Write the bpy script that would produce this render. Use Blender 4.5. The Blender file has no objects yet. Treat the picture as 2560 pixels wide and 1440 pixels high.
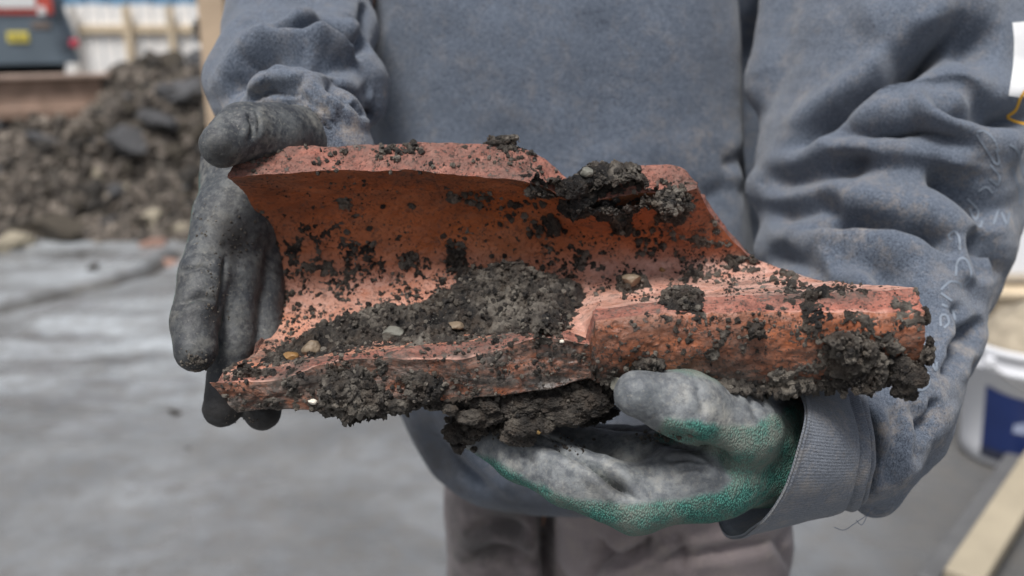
import bpy, math, random
import numpy as np
from mathutils import Vector
from mathutils.bvhtree import BVHTree
random.seed(7)
rng = np.random.default_rng(7)
S = bpy.context.scene
COL = S.collection
R = math.radians

# ------------------------------------------------------------------ camera, sky, sun, exposure
PITCH = 16.0
CAM = np.array([0.0, 0.0, 1.3])
FPX = 2418.0                                  # focal length in pixels of the 2560 wide photograph
cd = bpy.data.cameras.new('camera'); cam = bpy.data.objects.new('camera', cd); COL.objects.link(cam)
cam.location = CAM; cam.rotation_euler = (R(90-PITCH), 0, 0)
cd.sensor_width = 36; cd.lens = 36*FPX/2560; cd.clip_start = 0.02; cd.clip_end = 500
cd.dof.use_dof = True; cd.dof.focus_distance = 0.60; cd.dof.aperture_fstop = 4.8
S.camera = cam
SUN_EL, SUN_AZ = 64.0, 205.0                  # azimuth: where the light comes from, clockwise from +Y
w = bpy.data.worlds.new('World'); S.world = w; w.use_nodes = True
nt = w.node_tree
sky = nt.nodes.new('ShaderNodeTexSky'); sky.sky_type = 'NISHITA'; sky.sun_disc = False
sky.sun_elevation = R(SUN_EL); sky.sun_rotation = R(SUN_AZ); sky.dust_density = 4.0; sky.air_density = 1.0
hs = nt.nodes.new('ShaderNodeHueSaturation'); hs.inputs['Saturation'].default_value = 0.55
hs.inputs['Value'].default_value = 1.0
bg = nt.nodes['Background']; bg.inputs['Strength'].default_value = 0.082
nt.links.new(sky.outputs[0], hs.inputs['Color']); nt.links.new(hs.outputs[0], bg.inputs[0])
sd = bpy.data.lights.new('sun', 'SUN'); sun = bpy.data.objects.new('sun', sd); COL.objects.link(sun)
sd.energy = 2.7; sd.angle = R(20); sd.color = (1.0, 0.985, 0.965)
az, el = R(SUN_AZ), R(SUN_EL)
dvec = Vector((math.sin(az)*math.cos(el), math.cos(az)*math.cos(el), math.sin(el)))
sun.rotation_euler = dvec.to_track_quat('Z', 'Y').to_euler(); sun.location = (0, -2, 6)
S.view_settings.view_transform = 'Standard'; S.view_settings.look = 'None'
S.view_settings.exposure = 0.46; S.view_settings.gamma = 1.0; S.view_settings.use_curve_mapping = False
S.render.engine = 'CYCLES'; S.cycles.use_denoising = True; S.cycles.max_bounces = 6

# ------------------------------------------------------------------ geometry between photograph and place
cp, sp = math.cos(R(PITCH)), math.sin(R(PITCH))
def W(px, py, d):
    """world point seen at photo pixel (px,py) at d metres along the view axis"""
    px, py, d = np.broadcast_arrays(np.asarray(px, float), np.asarray(py, float), np.asarray(d, float))
    x = d*(px-1280)/FPX; z = -d*(py-720)/FPX
    return np.stack([x, d*cp+z*sp, CAM[2]-d*sp+z*cp], -1)
def proj(P):
    q = P-CAM
    d = q[..., 1]*cp-q[..., 2]*sp
    u = q[..., 1]*sp+q[..., 2]*cp
    return 1280+FPX*q[..., 0]/d, 720-FPX*u/d, d
def ground(px, py, z=0.0):
    k = -(py-720)/FPX
    d = (z-CAM[2])/(k*cp-sp)
    return W(px, py, d)

def _h(i, j, k, s):
    n = (i*374761393+j*668265263+k*2147483647+s*974634777) & 0xffffffff
    n = ((n ^ (n >> 13))*1274126177) & 0xffffffff
    n = ((n ^ (n >> 16))*2246822519) & 0xffffffff
    return ((n ^ (n >> 15)) & 0xffffff)/float(0xffffff)*2-1
def vnoise(P, s=0):
    I = np.floor(P).astype(np.int64); f = P-I; u = f*f*f*(f*(f*6-15)+10)
    r = 0
    for a in (0, 1):
        for b in (0, 1):
            for c in (0, 1):
                wgt = (u[..., 0] if a else 1-u[..., 0])*(u[..., 1] if b else 1-u[..., 1])*(u[..., 2] if c else 1-u[..., 2])
                r = r+wgt*_h(I[..., 0]+a, I[..., 1]+b, I[..., 2]+c, s)
    return r
def fbm(P, freq, octs=4, s=0, gain=0.5):
    r = 0; a = 1; t = 0
    for o in range(octs):
        r = r+a*vnoise(P*freq*(2.03**o)+17.3*o, s+o); t += a; a *= gain
    return r/t
def vfbm(P, freq, octs, s=0):
    return np.stack([fbm(P, freq, octs, s+11*i) for i in range(3)], -1)
def sstep(a, b, x):
    t = np.clip((x-a)/(b-a), 0, 1); return t*t*(3-2*t)
def poly_sd(px, py, poly):
    """signed distance in photo pixels, positive inside"""
    poly = np.array(poly, float); n = len(poly)
    dmin = np.full(px.shape, 1e9); ins = np.zeros(px.shape, bool)
    for i in range(n):
        a = poly[i]; b = poly[(i+1) % n]; ab = b-a
        t = np.clip(((px-a[0])*ab[0]+(py-a[1])*ab[1])/(ab@ab+1e-9), 0, 1)
        dmin = np.minimum(dmin, np.hypot(px-a[0]-t*ab[0], py-a[1]-t*ab[1]))
        c = ((a[1] > py) != (b[1] > py)) & (px < (b[0]-a[0])*(py-a[1])/(b[1]-a[1]+1e-12)+a[0])
        ins ^= c
    return np.where(ins, dmin, -dmin)

# ------------------------------------------------------------------ object helpers
def empty(name, loc, label=None, cat=None, group=None, rz=0):
    o = bpy.data.objects.new(name, None); COL.objects.link(o); o.location = loc; o.rotation_euler = (0, 0, rz)
    o.empty_display_size = 0.05
    tag(o, label, cat, group); return o
def tag(o, label=None, cat=None, group=None, kind=None):
    if label: o['label'] = label
    if cat: o['category'] = cat
    if group: o['group'] = group
    if kind: o['kind'] = kind
    return o
def worldloc(o):
    l = np.zeros(3)
    while o is not None:
        l += np.array(o.location); o = o.parent
    return l
def mk(name, V, F, mats, parent=None, smooth=True, origin=None, attrs=None, midx=None):
    """V world coords (n,3), F list/array of faces"""
    V = np.asarray(V, float)
    base = worldloc(parent) if parent is not None else np.zeros(3)
    if origin is None: origin = base
    origin = np.asarray(origin, float)
    me = bpy.data.meshes.new(name)
    Vl = V-origin
    if isinstance(F, np.ndarray):
        n, k = F.shape
        me.vertices.add(len(V)); me.vertices.foreach_set('co', Vl.astype(np.float32).ravel())
        me.loops.add(n*k); me.loops.foreach_set('vertex_index', F.astype(np.int32).ravel())
        me.polygons.add(n); me.polygons.foreach_set('loop_start', np.arange(0, n*k, k, dtype=np.int32))
        me.update(calc_edges=True)
    else:
        me.from_pydata([tuple(v) for v in Vl], [], [tuple(int(i) for i in f) for f in F])
    me.validate()
    if smooth: me.polygons.foreach_set('use_smooth', np.ones(len(me.polygons), bool))
    else: me.polygons.foreach_set('use_smooth', np.zeros(len(me.polygons), bool))
    for m in (mats if isinstance(mats, (list, tuple)) else [mats]): me.materials.append(m)
    if attrs:
        for k_, v_ in attrs.items():
            a = me.attributes.new(k_, 'FLOAT', 'POINT'); a.data.foreach_set('value', np.asarray(v_, np.float32))
    if midx is not None: me.polygons.foreach_set('material_index', np.asarray(midx, np.int32))
    o = bpy.data.objects.new(name, me); COL.objects.link(o)
    if parent is not None: o.parent = parent
    o.location = origin-base
    return o
def grid_faces(nu, nv, off=0, flip=False, closed_v=False):
    a = np.arange(nu*nv).reshape(nu, nv)
    if closed_v: a = np.concatenate([a, a[:, :1]], 1)
    q = np.stack([a[:-1, :-1], a[1:, :-1], a[1:, 1:], a[:-1, 1:]], -1).reshape(-1, 4)+off
    return q[:, ::-1].copy() if flip else q
def vnormals(V, F):
    n = np.zeros_like(V)
    fn = np.cross(V[F[:, 2]]-V[F[:, 0]], V[F[:, -1]]-V[F[:, 1]]) if F.shape[1] == 4 else np.cross(V[F[:, 1]]-V[F[:, 0]], V[F[:, 2]]-V[F[:, 0]])
    for k in range(F.shape[1]):
        for c in range(3): n[:, c] += np.bincount(F[:, k], fn[:, c], len(V))
    return n/(np.linalg.norm(n, axis=1, keepdims=True)+1e-12)
class MB:
    def __init__(s): s.v = []; s.f = []
    def add(s, V, F):
        o = len(s.v); s.v += [tuple(v) for v in V]; s.f += [tuple(int(i)+o for i in f) for f in F]; return s
    def box(s, c, size, rot=None, bev=0.0):
        hx, hy, hz = [q/2 for q in size]; b = min(bev, hx*.9, hy*.9, hz*.9)
        if b <= 0:
            V = np.array([(x, y, z) for x in (-hx, hx) for y in (-hy, hy) for z in (-hz, hz)])
            F = [(0, 1, 3, 2), (4, 6, 7, 5), (0, 4, 5, 1), (2, 3, 7, 6), (0, 2, 6, 4), (1, 5, 7, 3)]
        else:
            V = []; idx = {}
            for sx in (-1, 1):
                for sy in (-1, 1):
                    for sz in (-1, 1):
                        for a in range(3):
                            p = [sx*(hx-b), sy*(hy-b), sz*(hz-b)]; p[a] = (sx*hx, sy*hy, sz*hz)[a]
                            idx[(sx, sy, sz, a)] = len(V); V.append(p)
            V = np.array(V); F = []
            for a in range(3):
                o1, o2 = [i for i in range(3) if i != a]
                for sg in (-1, 1):
                    q = []
                    for (s1, s2) in ((-1, -1), (1, -1), (1, 1), (-1, 1)):
                        k = [0, 0, 0]; k[a] = sg; k[o1] = s1; k[o2] = s2; q.append(idx[(*k, a)])
                    F.append(q)
            for a in range(3):
                o1, o2 = [i for i in range(3) if i != a]
                for s1 in (-1, 1):
                    for s2 in (-1, 1):
                        def kk(sa, fa):
                            k = [0, 0, 0]; k[a] = sa; k[o1] = s1; k[o2] = s2; return idx[(*k, fa)]
                        F.append([kk(-1, o1), kk(1, o1), kk(1, o2), kk(-1, o2)])
            for sx in (-1, 1):
                for sy in (-1, 1):
                    for sz in (-1, 1): F.append([idx[(sx, sy, sz, a)] for a in range(3)])
        if rot is not None: V = V@np.array(rot).T
        return s.add(V+np.array(c), F)
    def tube(s, pts, r, n=12, cap=True):
        pts = np.array(pts, float); m = len(pts); r = np.broadcast_to(np.asarray(r, float), (m,))
        V = []
        t = np.gradient(pts, axis=0); t /= np.linalg.norm(t, axis=1, keepdims=True)+1e-12
        up = np.array([0, 0, 1.0]) if abs(t[0][2]) < .9 else np.array([1.0, 0, 0])
        for i in range(m):
            a = np.cross(t[i], up); a /= np.linalg.norm(a); b = np.cross(a, t[i]); up = b
            for k in range(n):
                th = 2*math.pi*k/n; V.append(pts[i]+r[i]*(math.cos(th)*a+math.sin(th)*b))
        F = [(i*n+k, i*n+(k+1) % n, (i+1)*n+(k+1) % n, (i+1)*n+k) for i in range(m-1) for k in range(n)]
        if cap: F += [tuple(range(n))[::-1], tuple((m-1)*n+k for k in range(n))]
        return s.add(V, F)
    def lathe(s, prof, c, n=40):
        V = []; F = []
        for (r, z) in prof:
            for k in range(n):
                th = 2*math.pi*k/n; V.append((c[0]+r*math.cos(th), c[1]+r*math.sin(th), c[2]+z))
        for i in range(len(prof)-1):
            for k in range(n): F.append((i*n+k, i*n+(k+1) % n, (i+1)*n+(k+1) % n, (i+1)*n+k))
        return s.add(V, F)
    def prism(s, poly, y0, y1):
        """polygon in x,z extruded in y"""
        n = len(poly); V = [(p[0], y0, p[1]) for p in poly]+[(p[0], y1, p[1]) for p in poly]
        F = [tuple(range(n)), tuple(range(2*n-1, n-1, -1))]+[(i, n+i, n+(i+1) % n, (i+1) % n) for i in range(n)]
        return s.add(V, F)
    def build(s, name, m, parent=None, smooth=False, **k):
        return mk(name, np.array(s.v), s.f, m, parent, smooth, **k)

def surface_nets(f, org, h):
    s = f < 0; nx, ny, nz = f.shape
    cnt = np.zeros((nx-1, ny-1, nz-1), np.int8); acc = np.zeros((nx-1, ny-1, nz-1, 3), np.float32)
    cs = [(a, b, c) for a in (0, 1) for b in (0, 1) for c in (0, 1)]
    sl = lambda A, o: A[o[0]:nx-1+o[0], o[1]:ny-1+o[1], o[2]:nz-1+o[2]]
    anyc = np.zeros_like(cnt, bool)
    s0 = sl(s, (0, 0, 0))
    for o in cs: anyc |= (sl(s, o) != s0)
    I = np.argwhere(anyc); accp = np.zeros((len(I), 3)); c = np.zeros(len(I))
    fv = {o: f[I[:, 0]+o[0], I[:, 1]+o[1], I[:, 2]+o[2]] for o in cs}
    for o in cs:
        for ax in range(3):
            if o[ax] == 0:
                p = list(o); p[ax] = 1; p = tuple(p)
                fa, fb = fv[o], fv[p]; cr = (fa < 0) != (fb < 0)
                t = np.where(cr, fa/(fa-fb+1e-20), 0)
                pos = np.array(o, float)[None].repeat(len(I), 0); pos[:, ax] += t
                accp += pos*cr[:, None]; c += cr
    V = (I+accp/c[:, None])*h+org
    idx = -np.ones(anyc.shape, np.int64); idx[tuple(I.T)] = np.arange(len(I))
    Fs = []
    for ax in range(3):
        o1, o2 = (ax+1) % 3, (ax+2) % 3
        slo = [slice(1, -1)]*3; shi = [slice(1, -1)]*3
        slo[ax] = slice(0, -1); shi[ax] = slice(1, None)
        a = s[tuple(slo)]; b = s[tuple(shi)]
        E = np.argwhere(a != b); sg = a[tuple(E.T)]
        base = E+1; base[:, ax] -= 1
        def cell(d1, d2):
            q = base.copy(); q[:, o1] += d1; q[:, o2] += d2; return idx[tuple(q.T)]
        q = np.stack([cell(-1, -1), cell(0, -1), cell(0, 0), cell(-1, 0)], -1)
        q[~sg] = q[~sg][:, ::-1]
        Fs.append(q)
    F = np.concatenate(Fs); F = F[(F >= 0).all(1)]
    return V, F
def smin(a, b, k):
    h = np.clip(.5+.5*(b-a)/k, 0, 1); return b*(1-h)+a*h-k*h*(1-h)
def sdf_mesh(groups, h, kall=0.006, post=None, relax=2):
    """groups: list of (k, [cones]) ; cone = (a,b,ra,rb); union inside a group with k, groups joined with kall"""
    allc = [c for k, g in groups for c in g]
    lo = np.min([np.minimum(c[0]-c[2], c[1]-c[3]) for c in allc], 0)-4*h
    hi = np.max([np.maximum(c[0]+c[2], c[1]+c[3]) for c in allc], 0)+4*h
    n = np.ceil((hi-lo)/h).astype(int)+1
    ax = [lo[i]+h*np.arange(n[i]) for i in range(3)]
    X, Y, Z = np.meshgrid(*ax, indexing='ij', copy=False); X = X.astype(np.float32); Y = Y.astype(np.float32); Z = Z.astype(np.float32)
    tot = None
    for k, g in groups:
        fld = None
        for (a, b, ra, rb) in g:
            ab = b-a; L = float(ab@ab)+1e-12
            t = np.clip(((X-a[0])*ab[0]+(Y-a[1])*ab[1]+(Z-a[2])*ab[2])/L, 0, 1)
            dd = np.sqrt((X-a[0]-t*ab[0])**2+(Y-a[1]-t*ab[1])**2+(Z-a[2]-t*ab[2])**2)-(ra+(rb-ra)*t)
            fld = dd if fld is None else smin(fld, dd, k)
        tot = fld if tot is None else smin(tot, fld, kall)
    if post is not None: tot = post(tot, X, Y, Z)
    V, F = surface_nets(tot, lo, h)
    for _ in range(relax):
        A = np.zeros_like(V); c = np.zeros(len(V))
        for k in range(4):
            i, j = F[:, k], F[:, (k+1) % 4]
            for q in range(3): A[:, q] += np.bincount(i, V[j, q], len(V))+np.bincount(j, V[i, q], len(V))
            c += np.bincount(i, minlength=len(V))+np.bincount(j, minlength=len(V))
        V = V*.5+.5*A/c[:, None]
    return V, F
def cone(p, q):   # p=(px,py,d,r)
    return (W(*p[:3]), W(*q[:3]), p[3], q[3])
def chain(*pts): return [cone(pts[i], pts[i+1]) for i in range(len(pts)-1)]

SK = 1.35
def strokes(V, N, ST, facing_pow=0.5, seed=0):
    """cloth relief: each stroke = (polyline in photo pixels, width_a, width_b, depth in m, sharp)"""
    px, py, d = proj(V)
    view = (CAM-V); view /= np.linalg.norm(view, axis=1, keepdims=True)
    fw = np.clip((N*view).sum(1), 0, 1)**facing_pow
    jx = px+14*fbm(V, 9, 2, seed+3); jy = py+14*fbm(V, 9, 2, seed+5)
    disp = np.zeros(len(V))
    for (pl, wa, wb, dep, sharp) in ST:
        pl = np.array(pl, float); seg = pl[1:]-pl[:-1]; L = np.hypot(*seg.T); cum = np.concatenate([[0], np.cumsum(L)])
        best = np.full(len(V), 1e9); tt = np.zeros(len(V)); sg = np.ones(len(V))
        for i in range(len(seg)):
            t = np.clip(((jx-pl[i, 0])*seg[i, 0]+(jy-pl[i, 1])*seg[i, 1])/(L[i]**2+1e-9), 0, 1)
            dx = jx-pl[i, 0]-t*seg[i, 0]; dy = jy-pl[i, 1]-t*seg[i, 1]; dist = np.hypot(dx, dy)
            m = dist < best; best[m] = dist[m]; tt[m] = (cum[i]+t[m]*L[i])/cum[-1]; sg[m] = np.sign(seg[i, 0]*dy[m]-seg[i, 1]*dx[m])
        wd = np.where(sg > 0, wa, wb)
        taper = sstep(-.02, .22, tt)*sstep(-.02, .22, 1-tt)
        pr = sharp*np.exp(-best/wd)+(1-sharp)*np.exp(-(best/wd)**2)
        disp -= SK*dep*pr*taper
        rdg = np.exp(-((best-2.3*wd-6)/(1.5*wd+8))**2)
        disp += SK*.30*dep*rdg*taper
    return disp*fw

# ------------------------------------------------------------------ materials
def newmat(name):
    m = bpy.data.materials.new(name); m.use_nodes = True
    nt = m.node_tree; b = nt.nodes['Principled BSDF']; return m, nt, b
class NB:
    def __init__(s, nt, coord='Object'):
        s.nt = nt; s.tc = nt.nodes.new('ShaderNodeTexCoord').outputs[coord]
    def n(s, t, **kw):
        x = s.nt.nodes.new(t)
        for k, v in kw.items(): setattr(x, k, v)
        return x
    def link(s, a, b): s.nt.links.new(a, b)
    def mapping(s, scale=(1, 1, 1), rot=(0, 0, 0)):
        m = s.n('ShaderNodeMapping'); m.inputs['Scale'].default_value = scale; m.inputs['Rotation'].default_value = rot
        s.link(s.tc, m.inputs[0]); return m.outputs[0]
    def noise(s, scale, detail=4, rough=.55, vec=None, out='Fac', dist=0):
        x = s.n('ShaderNodeTexNoise'); x.inputs['Scale'].default_value = scale; x.inputs['Detail'].default_value = detail
        x.inputs['Roughness'].default_value = rough; x.inputs['Distortion'].default_value = dist
        s.link(vec if vec is not None else s.tc, x.inputs['Vector']); return x.outputs[out]
    def voro(s, scale, feat='F1', out='Distance', vec=None):
        x = s.n('ShaderNodeTexVoronoi', feature=feat); x.inputs['Scale'].default_value = scale
        s.link(vec if vec is not None else s.tc, x.inputs['Vector']); return x.outputs[out]
    def ramp(s, fac, *st):
        x = s.n('ShaderNodeValToRGB'); e = x.color_ramp.elements
        while len(e) < len(st): e.new(0.5)
        for i, (p, c) in enumerate(st):
            e[i].position = p; e[i].color = (*c, 1) if not np.isscalar(c) else (c, c, c, 1)
        s.link(fac, x.inputs[0]); return x.outputs[0]
    def mix(s, fac, a, b, mode='MIX'):
        x = s.n('ShaderNodeMix', data_type='RGBA', blend_type=mode)
        for sock, v in ((x.inputs[0], fac), (x.inputs[6], a), (x.inputs[7], b)):
            if isinstance(v, (int, float)): sock.default_value = v if sock is x.inputs[0] else (v, v, v, 1)
            elif isinstance(v, tuple): sock.default_value = (*v, 1)
            else: s.link(v, sock)
        return x.outputs[2]
    def math(s, op, a, b=None, clamp=False):
        x = s.n('ShaderNodeMath', operation=op); x.use_clamp = clamp
        for i, v in enumerate((a, b)):
            if v is None: continue
            if isinstance(v, (int, float)): x.inputs[i].default_value = v
            else: s.link(v, x.inputs[i])
        return x.outputs[0]
    def attr(s, name):
        x = s.n('ShaderNodeAttribute', attribute_name=name); return x.outputs['Fac']
    def rand(s): return s.n('ShaderNodeObjectInfo').outputs['Random']
    def bump(s, h, dist, strength=1.0, prev=None):
        x = s.n('ShaderNodeBump'); x.inputs['Distance'].default_value = dist; x.inputs['Strength'].default_value = strength
        s.link(h, x.inputs['Height'])
        if prev is not None: s.link(prev, x.inputs['Normal'])
        return x.outputs[0]
def setp(nb, b, color=None, rough=None, normal=None, spec=None):
    for k, v in (('Base Color', color), ('Roughness', rough), ('Normal', normal), ('Specular IOR Level', spec)):
        if v is None: continue
        if isinstance(v, (int, float)): b.inputs[k].default_value = v
        elif isinstance(v, tuple): b.inputs[k].default_value = (*v, 1)
        else: nb.link(v, b.inputs[k])
def simple(name, c, rough=.6, var=.25, scale=12, bump=0.002, bscale=60, c2=None):
    m, nt, b = newmat(name); nb = NB(nt)
    n = nb.noise(scale, 6, .6)
    c2 = c2 or tuple(x*(1-var) for x in c)
    setp(nb, b, nb.ramp(n, (.3, c2), (.7, c)), rough, nb.bump(nb.noise(bscale, 4), bump))
    return m

def mat_terracotta():
    m, nt, b = newmat('fired_clay'); nb = NB(nt)
    big = nb.noise(16, 5, .6)
    glaze = nb.ramp(big, (.25, (.28, .078, .028)), (.5, (.44, .128, .044)), (.75, (.52, .19, .085)))
    frac = nb.ramp(nb.noise(55, 6, .65), (.3, (.22, .070, .048)), (.55, (.36, .125, .085)), (.75, (.46, .21, .155)))
    grit = nb.voro(650)
    frac = nb.mix(nb.ramp(grit, (.10, .55), (.2, 0.0)), frac, (.66, .48, .38))
    pink_dust_sheen = nb.ramp(nb.noise(60, 6, .7), (.3, (.52, .23, .165)), (.62, (.78, .49, .40)))  # pink dust, with the sky's glossy reflection mixed into the colour
    c = nb.mix(nb.math('MULTIPLY', nb.attr('pink'), nb.ramp(nb.noise(45, 6, .7), (.3, .45), (.55, 1.0))), glaze, pink_dust_sheen)
    c = nb.mix(nb.attr('frac'), c, frac)
    # dried films of soil: smears stretched along the pipe, plus grey specks
    smear = nb.ramp(nb.noise(28, 8, .72, nb.mapping((.6, 1, 1.4))), (.43, 0.0), (.62, .85))
    speck = nb.ramp(nb.noise(420, 5, .7), (.57, 0.0), (.63, .85))
    sp2 = nb.ramp(nb.noise(120, 5, .75), (.58, 0.0), (.64, .9))
    dirt = nb.math('ADD', nb.math('MULTIPLY', smear, nb.attr('dirt')), nb.math('MULTIPLY', nb.math('MAXIMUM', speck, sp2), nb.math('ADD', nb.attr('dirt'), .12)), True)
    dcol = nb.ramp(nb.noise(90, 4), (.35, (.040, .033, .028)), (.65, (.15, .115, .095)))
    c = nb.mix(dirt, c, dcol)
    c = nb.mix(nb.math('MULTIPLY', nb.ramp(nb.noise(480, 7, .85), (.54, 0.0), (.66, .55)), nb.attr('dirt')), c, (.10, .080, .068))
    film = nb.math('MULTIPLY', nb.attr('film'), nb.ramp(nb.noise(62, 8, .72, nb.mapping((.45, 1, 1.2))), (.44, 1.0), (.64, .22)))
    c = nb.mix(film, c, nb.ramp(nb.noise(150, 6, .7), (.35, (.022, .018, .016)), (.65, (.10, .080, .066))))
    c = nb.mix(nb.math('MULTIPLY', nb.attr('edge'), .45), c, (.72, .42, .33))
    rg = nb.mix(nb.math('MAXIMUM', nb.attr('frac'), dirt), nb.ramp(nb.noise(35, 4), (.35, .24), (.65, .42)), .72)
    bp = nb.bump(nb.noise(260, 5, .7), .0010, .8)
    bp = nb.bump(dirt, .0007, 1.0, bp)
    setp(nb, b, c, rg, bp, .5)
    return m
def mat_soil(name='wet_soil', lo=(.010, .009, .009), hi=(.27, .24, .20), rough=(.22, .85)):
    m, nt, b = newmat(name); nb = NB(nt)
    n = nb.noise(170, 8, .72); t = nb.attr('tone')
    f = nb.math('ADD', nb.math('MULTIPLY', n, .55), nb.math('MULTIPLY', t, .60))
    mid = (.072, .061, .051)
    c = nb.ramp(f, (.30, lo), (.56, mid), (.86, hi))
    c = nb.mix(nb.ramp(nb.noise(75, 5, .7), (.48, 0.0), (.66, .65)), c, (.085, .060, .042))
    c = nb.mix(nb.ramp(nb.noise(900, 2), (.66, 0.0), (.72, .5)), c, (.30, .27, .22))
    setp(nb, b, c, nb.ramp(nb.noise(60, 3), (.35, rough[0]), (.65, rough[1])), nb.bump(nb.noise(230, 8, .8), .005), .5)
    return m
def mat_fabric(name, c_dark, c_light, dust=(.36, .31, .26), rib=False):
    m, nt, b = newmat(name); nb = NB(nt)
    v = nb.mapping((1, 1, .45), (0.3, 0, 0.4))
    n1 = nb.noise(1250, 3, .7, v); n2 = nb.noise(420, 5, .75); n3 = nb.noise(7, 4, .6)
    f = nb.math('ADD', nb.math('MULTIPLY', n1, .72), nb.math('MULTIPLY', n2, .28))
    c = nb.ramp(f, (.385, c_dark), (.64, c_light))
    c = nb.mix(nb.ramp(n3, (.35, .0), (.7, .22)), c, tuple(x*1.25 for x in c_light))
    d = nb.math('MULTIPLY', nb.ramp(nb.noise(42, 8, .8), (.5, 0.0), (.68, .8)), nb.attr('dust'))
    c = nb.mix(d, c, dust)
    st = nb.math('MULTIPLY', nb.ramp(nb.noise(11, 6, .65), (.40, 0.12), (.60, .8)), nb.attr('stain'))
    c = nb.mix(st, c, (.045, .042, .040))
    h = nb.math('ADD', nb.noise(1300, 2), nb.noise(420, 4))
    bp = nb.bump(h, .0010, .8)
    bp = nb.bump(nb.noise(28, 4, .55), .004, .6, bp)
    if rib:
        wv = nb.n('ShaderNodeTexWave', wave_type='BANDS', bands_direction='X'); wv.inputs['Scale'].default_value = 1
        wv.inputs['Distortion'].default_value = .25
        cmb = nb.n('ShaderNodeCombineXYZ'); nb.link(nb.math('MULTIPLY', nb.attr('ribu'), 24.0), cmb.inputs[0]); nb.link(cmb.outputs[0], wv.inputs['Vector'])
        c = nb.mix(nb.math('MULTIPLY', wv.outputs['Fac'], .18), c, tuple(x*.55 for x in c_dark))
        bp = nb.bump(wv.outputs['Fac'], .0004, .5, bp)
    setp(nb, b, c, .95, bp, .15)
    try:
        b.inputs['Sheen Weight'].default_value = .25; b.inputs['Sheen Roughness'].default_value = .5
    except Exception: pass
    return m
def mat_glove(name, bright):
    m, nt, b = newmat(name); nb = NB(nt)
    n1 = nb.noise(38, 7, .68); n2 = nb.noise(140, 6, .7); k = bright
    coat = nb.ramp(n1, (.30, (.050*k, .056*k, .062*k)), (.50, (.115*k, .122*k, .125*k)), (.70, (.21*k, .205*k, .185*k)))
    coat = nb.mix(nb.ramp(n2, (.42, .8 if k < 1.2 else .55), (.55, 0.0)), coat, (.036*k, .040*k, .048*k))
    coat = nb.mix(nb.ramp(nb.noise(420, 4, .7), (.55, 0.0), (.7, .5)), coat, (.26, .25, .22))
    # dark wet muddy patches
    wet = nb.math('MULTIPLY', nb.attr('wet'), nb.ramp(nb.noise(70, 7, .75), (.28, 0.2), (.46, 1.0)))
    coat = nb.mix(wet, coat, (.022, .021, .021))
    kn = nb.voro(1100, vec=nb.mapping((1, 1, .5)))
    knit = nb.mix(nb.ramp(kn, (.25, 0.0), (.6, .85)), (.085, .310, .250), (.010, .060, .052))
    knit = nb.mix(nb.ramp(nb.noise(30, 6, .7), (.40, 0.05), (.60, .80)), knit, (.20, .205, .175))
    c = nb.mix(nb.attr('green'), coat, knit)
    bp = nb.bump(nb.noise(300, 6, .7), .0007, .9)
    bp = nb.bump(nb.noise(60, 5, .6), .0012, .5, bp)
    bp = nb.bump(nb.math('MULTIPLY', kn, nb.attr('green')), .0010, .9, bp)
    rg = nb.mix(nb.attr('green'), nb.ramp(n1, (.35, .40), (.6, .64)), .9)
    setp(nb, b, c, rg, bp, .4)
    return m
TERRA = mat_terracotta()
SOIL = mat_soil()
FAB = mat_fabric('blue_grey_fleece', (.024, .033, .052), (.180, .212, .265))
RIB = mat_fabric('blue_grey_rib_knit', (.085, .098, .122), (.205, .225, .262), rib=True)
GLOVE_D = mat_glove('grey_coated_glove', .80)
GLOVE_L = mat_glove('pale_dusty_glove', 1.6)
TROU = mat_fabric('mauve_grey_cotton', (.170, .138, .142), (.32, .268, .262))
STONE_T = simple('tan_stone', (.24, .18, .12), .6, .5, 60, .0015, 220)
STONE_G = simple('grey_stone', (.19, .185, .155), .7, .45, 50, .0015, 220)
STONE_W = simple('white_chip', (.72, .66, .56), .6, .2, 90, .001, 250)
STONE_O = simple('orange_stone', (.30, .165, .06), .4, .5, 90, .001, 250)
STRAW = simple('straw', (.32, .20, .07), .7, .4, 200, .0005, 400)
SKIN = simple('skin', (.48, .28, .2), .5, .15, 20, .001, 120)
BOOT = simple('boot_leather', (.07, .05, .035), .6, .4, 20, .002, 60)
HAIR = simple('dark_hair', (.05, .035, .025), .7, .4, 80, .003, 200)

# ------------------------------------------------------------------ ground
def ground_mat():
    m, nt, b = newmat('wet_grey_ground'); nb = NB(nt)
    n = nb.noise(1.5, 8, .62); f = nb.noise(13, 8, .7)
    c = nb.ramp(n, (.32, (.105, .107, .108)), (.5, (.165, .170, .175)), (.68, (.25, .26, .27)))
    c = nb.mix(nb.math('MULTIPLY', nb.attr('sheen_paint'), nb.ramp(nb.noise(3.2, 7, .6, nb.mapping((.5, 1.3, 1))), (.40, 0.0), (.60, .9))), c, (.52, .56, .59))  # pale tint paints the sky's sheen on the wet ground
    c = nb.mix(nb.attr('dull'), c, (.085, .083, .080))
    c = nb.mix(nb.ramp(f, (.35, .5), (.6, 0.0)), c, (.14, .128, .112))
    c = nb.mix(nb.ramp(nb.noise(7, 5, .6), (.62, 0.0), (.75, .55)), c, (.10, .088, .075))
    c = nb.mix(nb.attr('soil'), c, nb.ramp(nb.noise(6, 8, .75), (.35, (.035, .031, .027)), (.52, (.085, .073, .060)), (.68, (.16, .145, .125))))
    wet = nb.mix(nb.attr('soil'), nb.ramp(nb.noise(.9, 6, .6, nb.mapping((1, 1.6, 1))), (.40, .16), (.62, .55)), .92)
    setp(nb, b, c, wet, nb.bump(nb.noise(9, 8, .65), .02, .5), .5)
    return m
GM = ground_mat()
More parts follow.
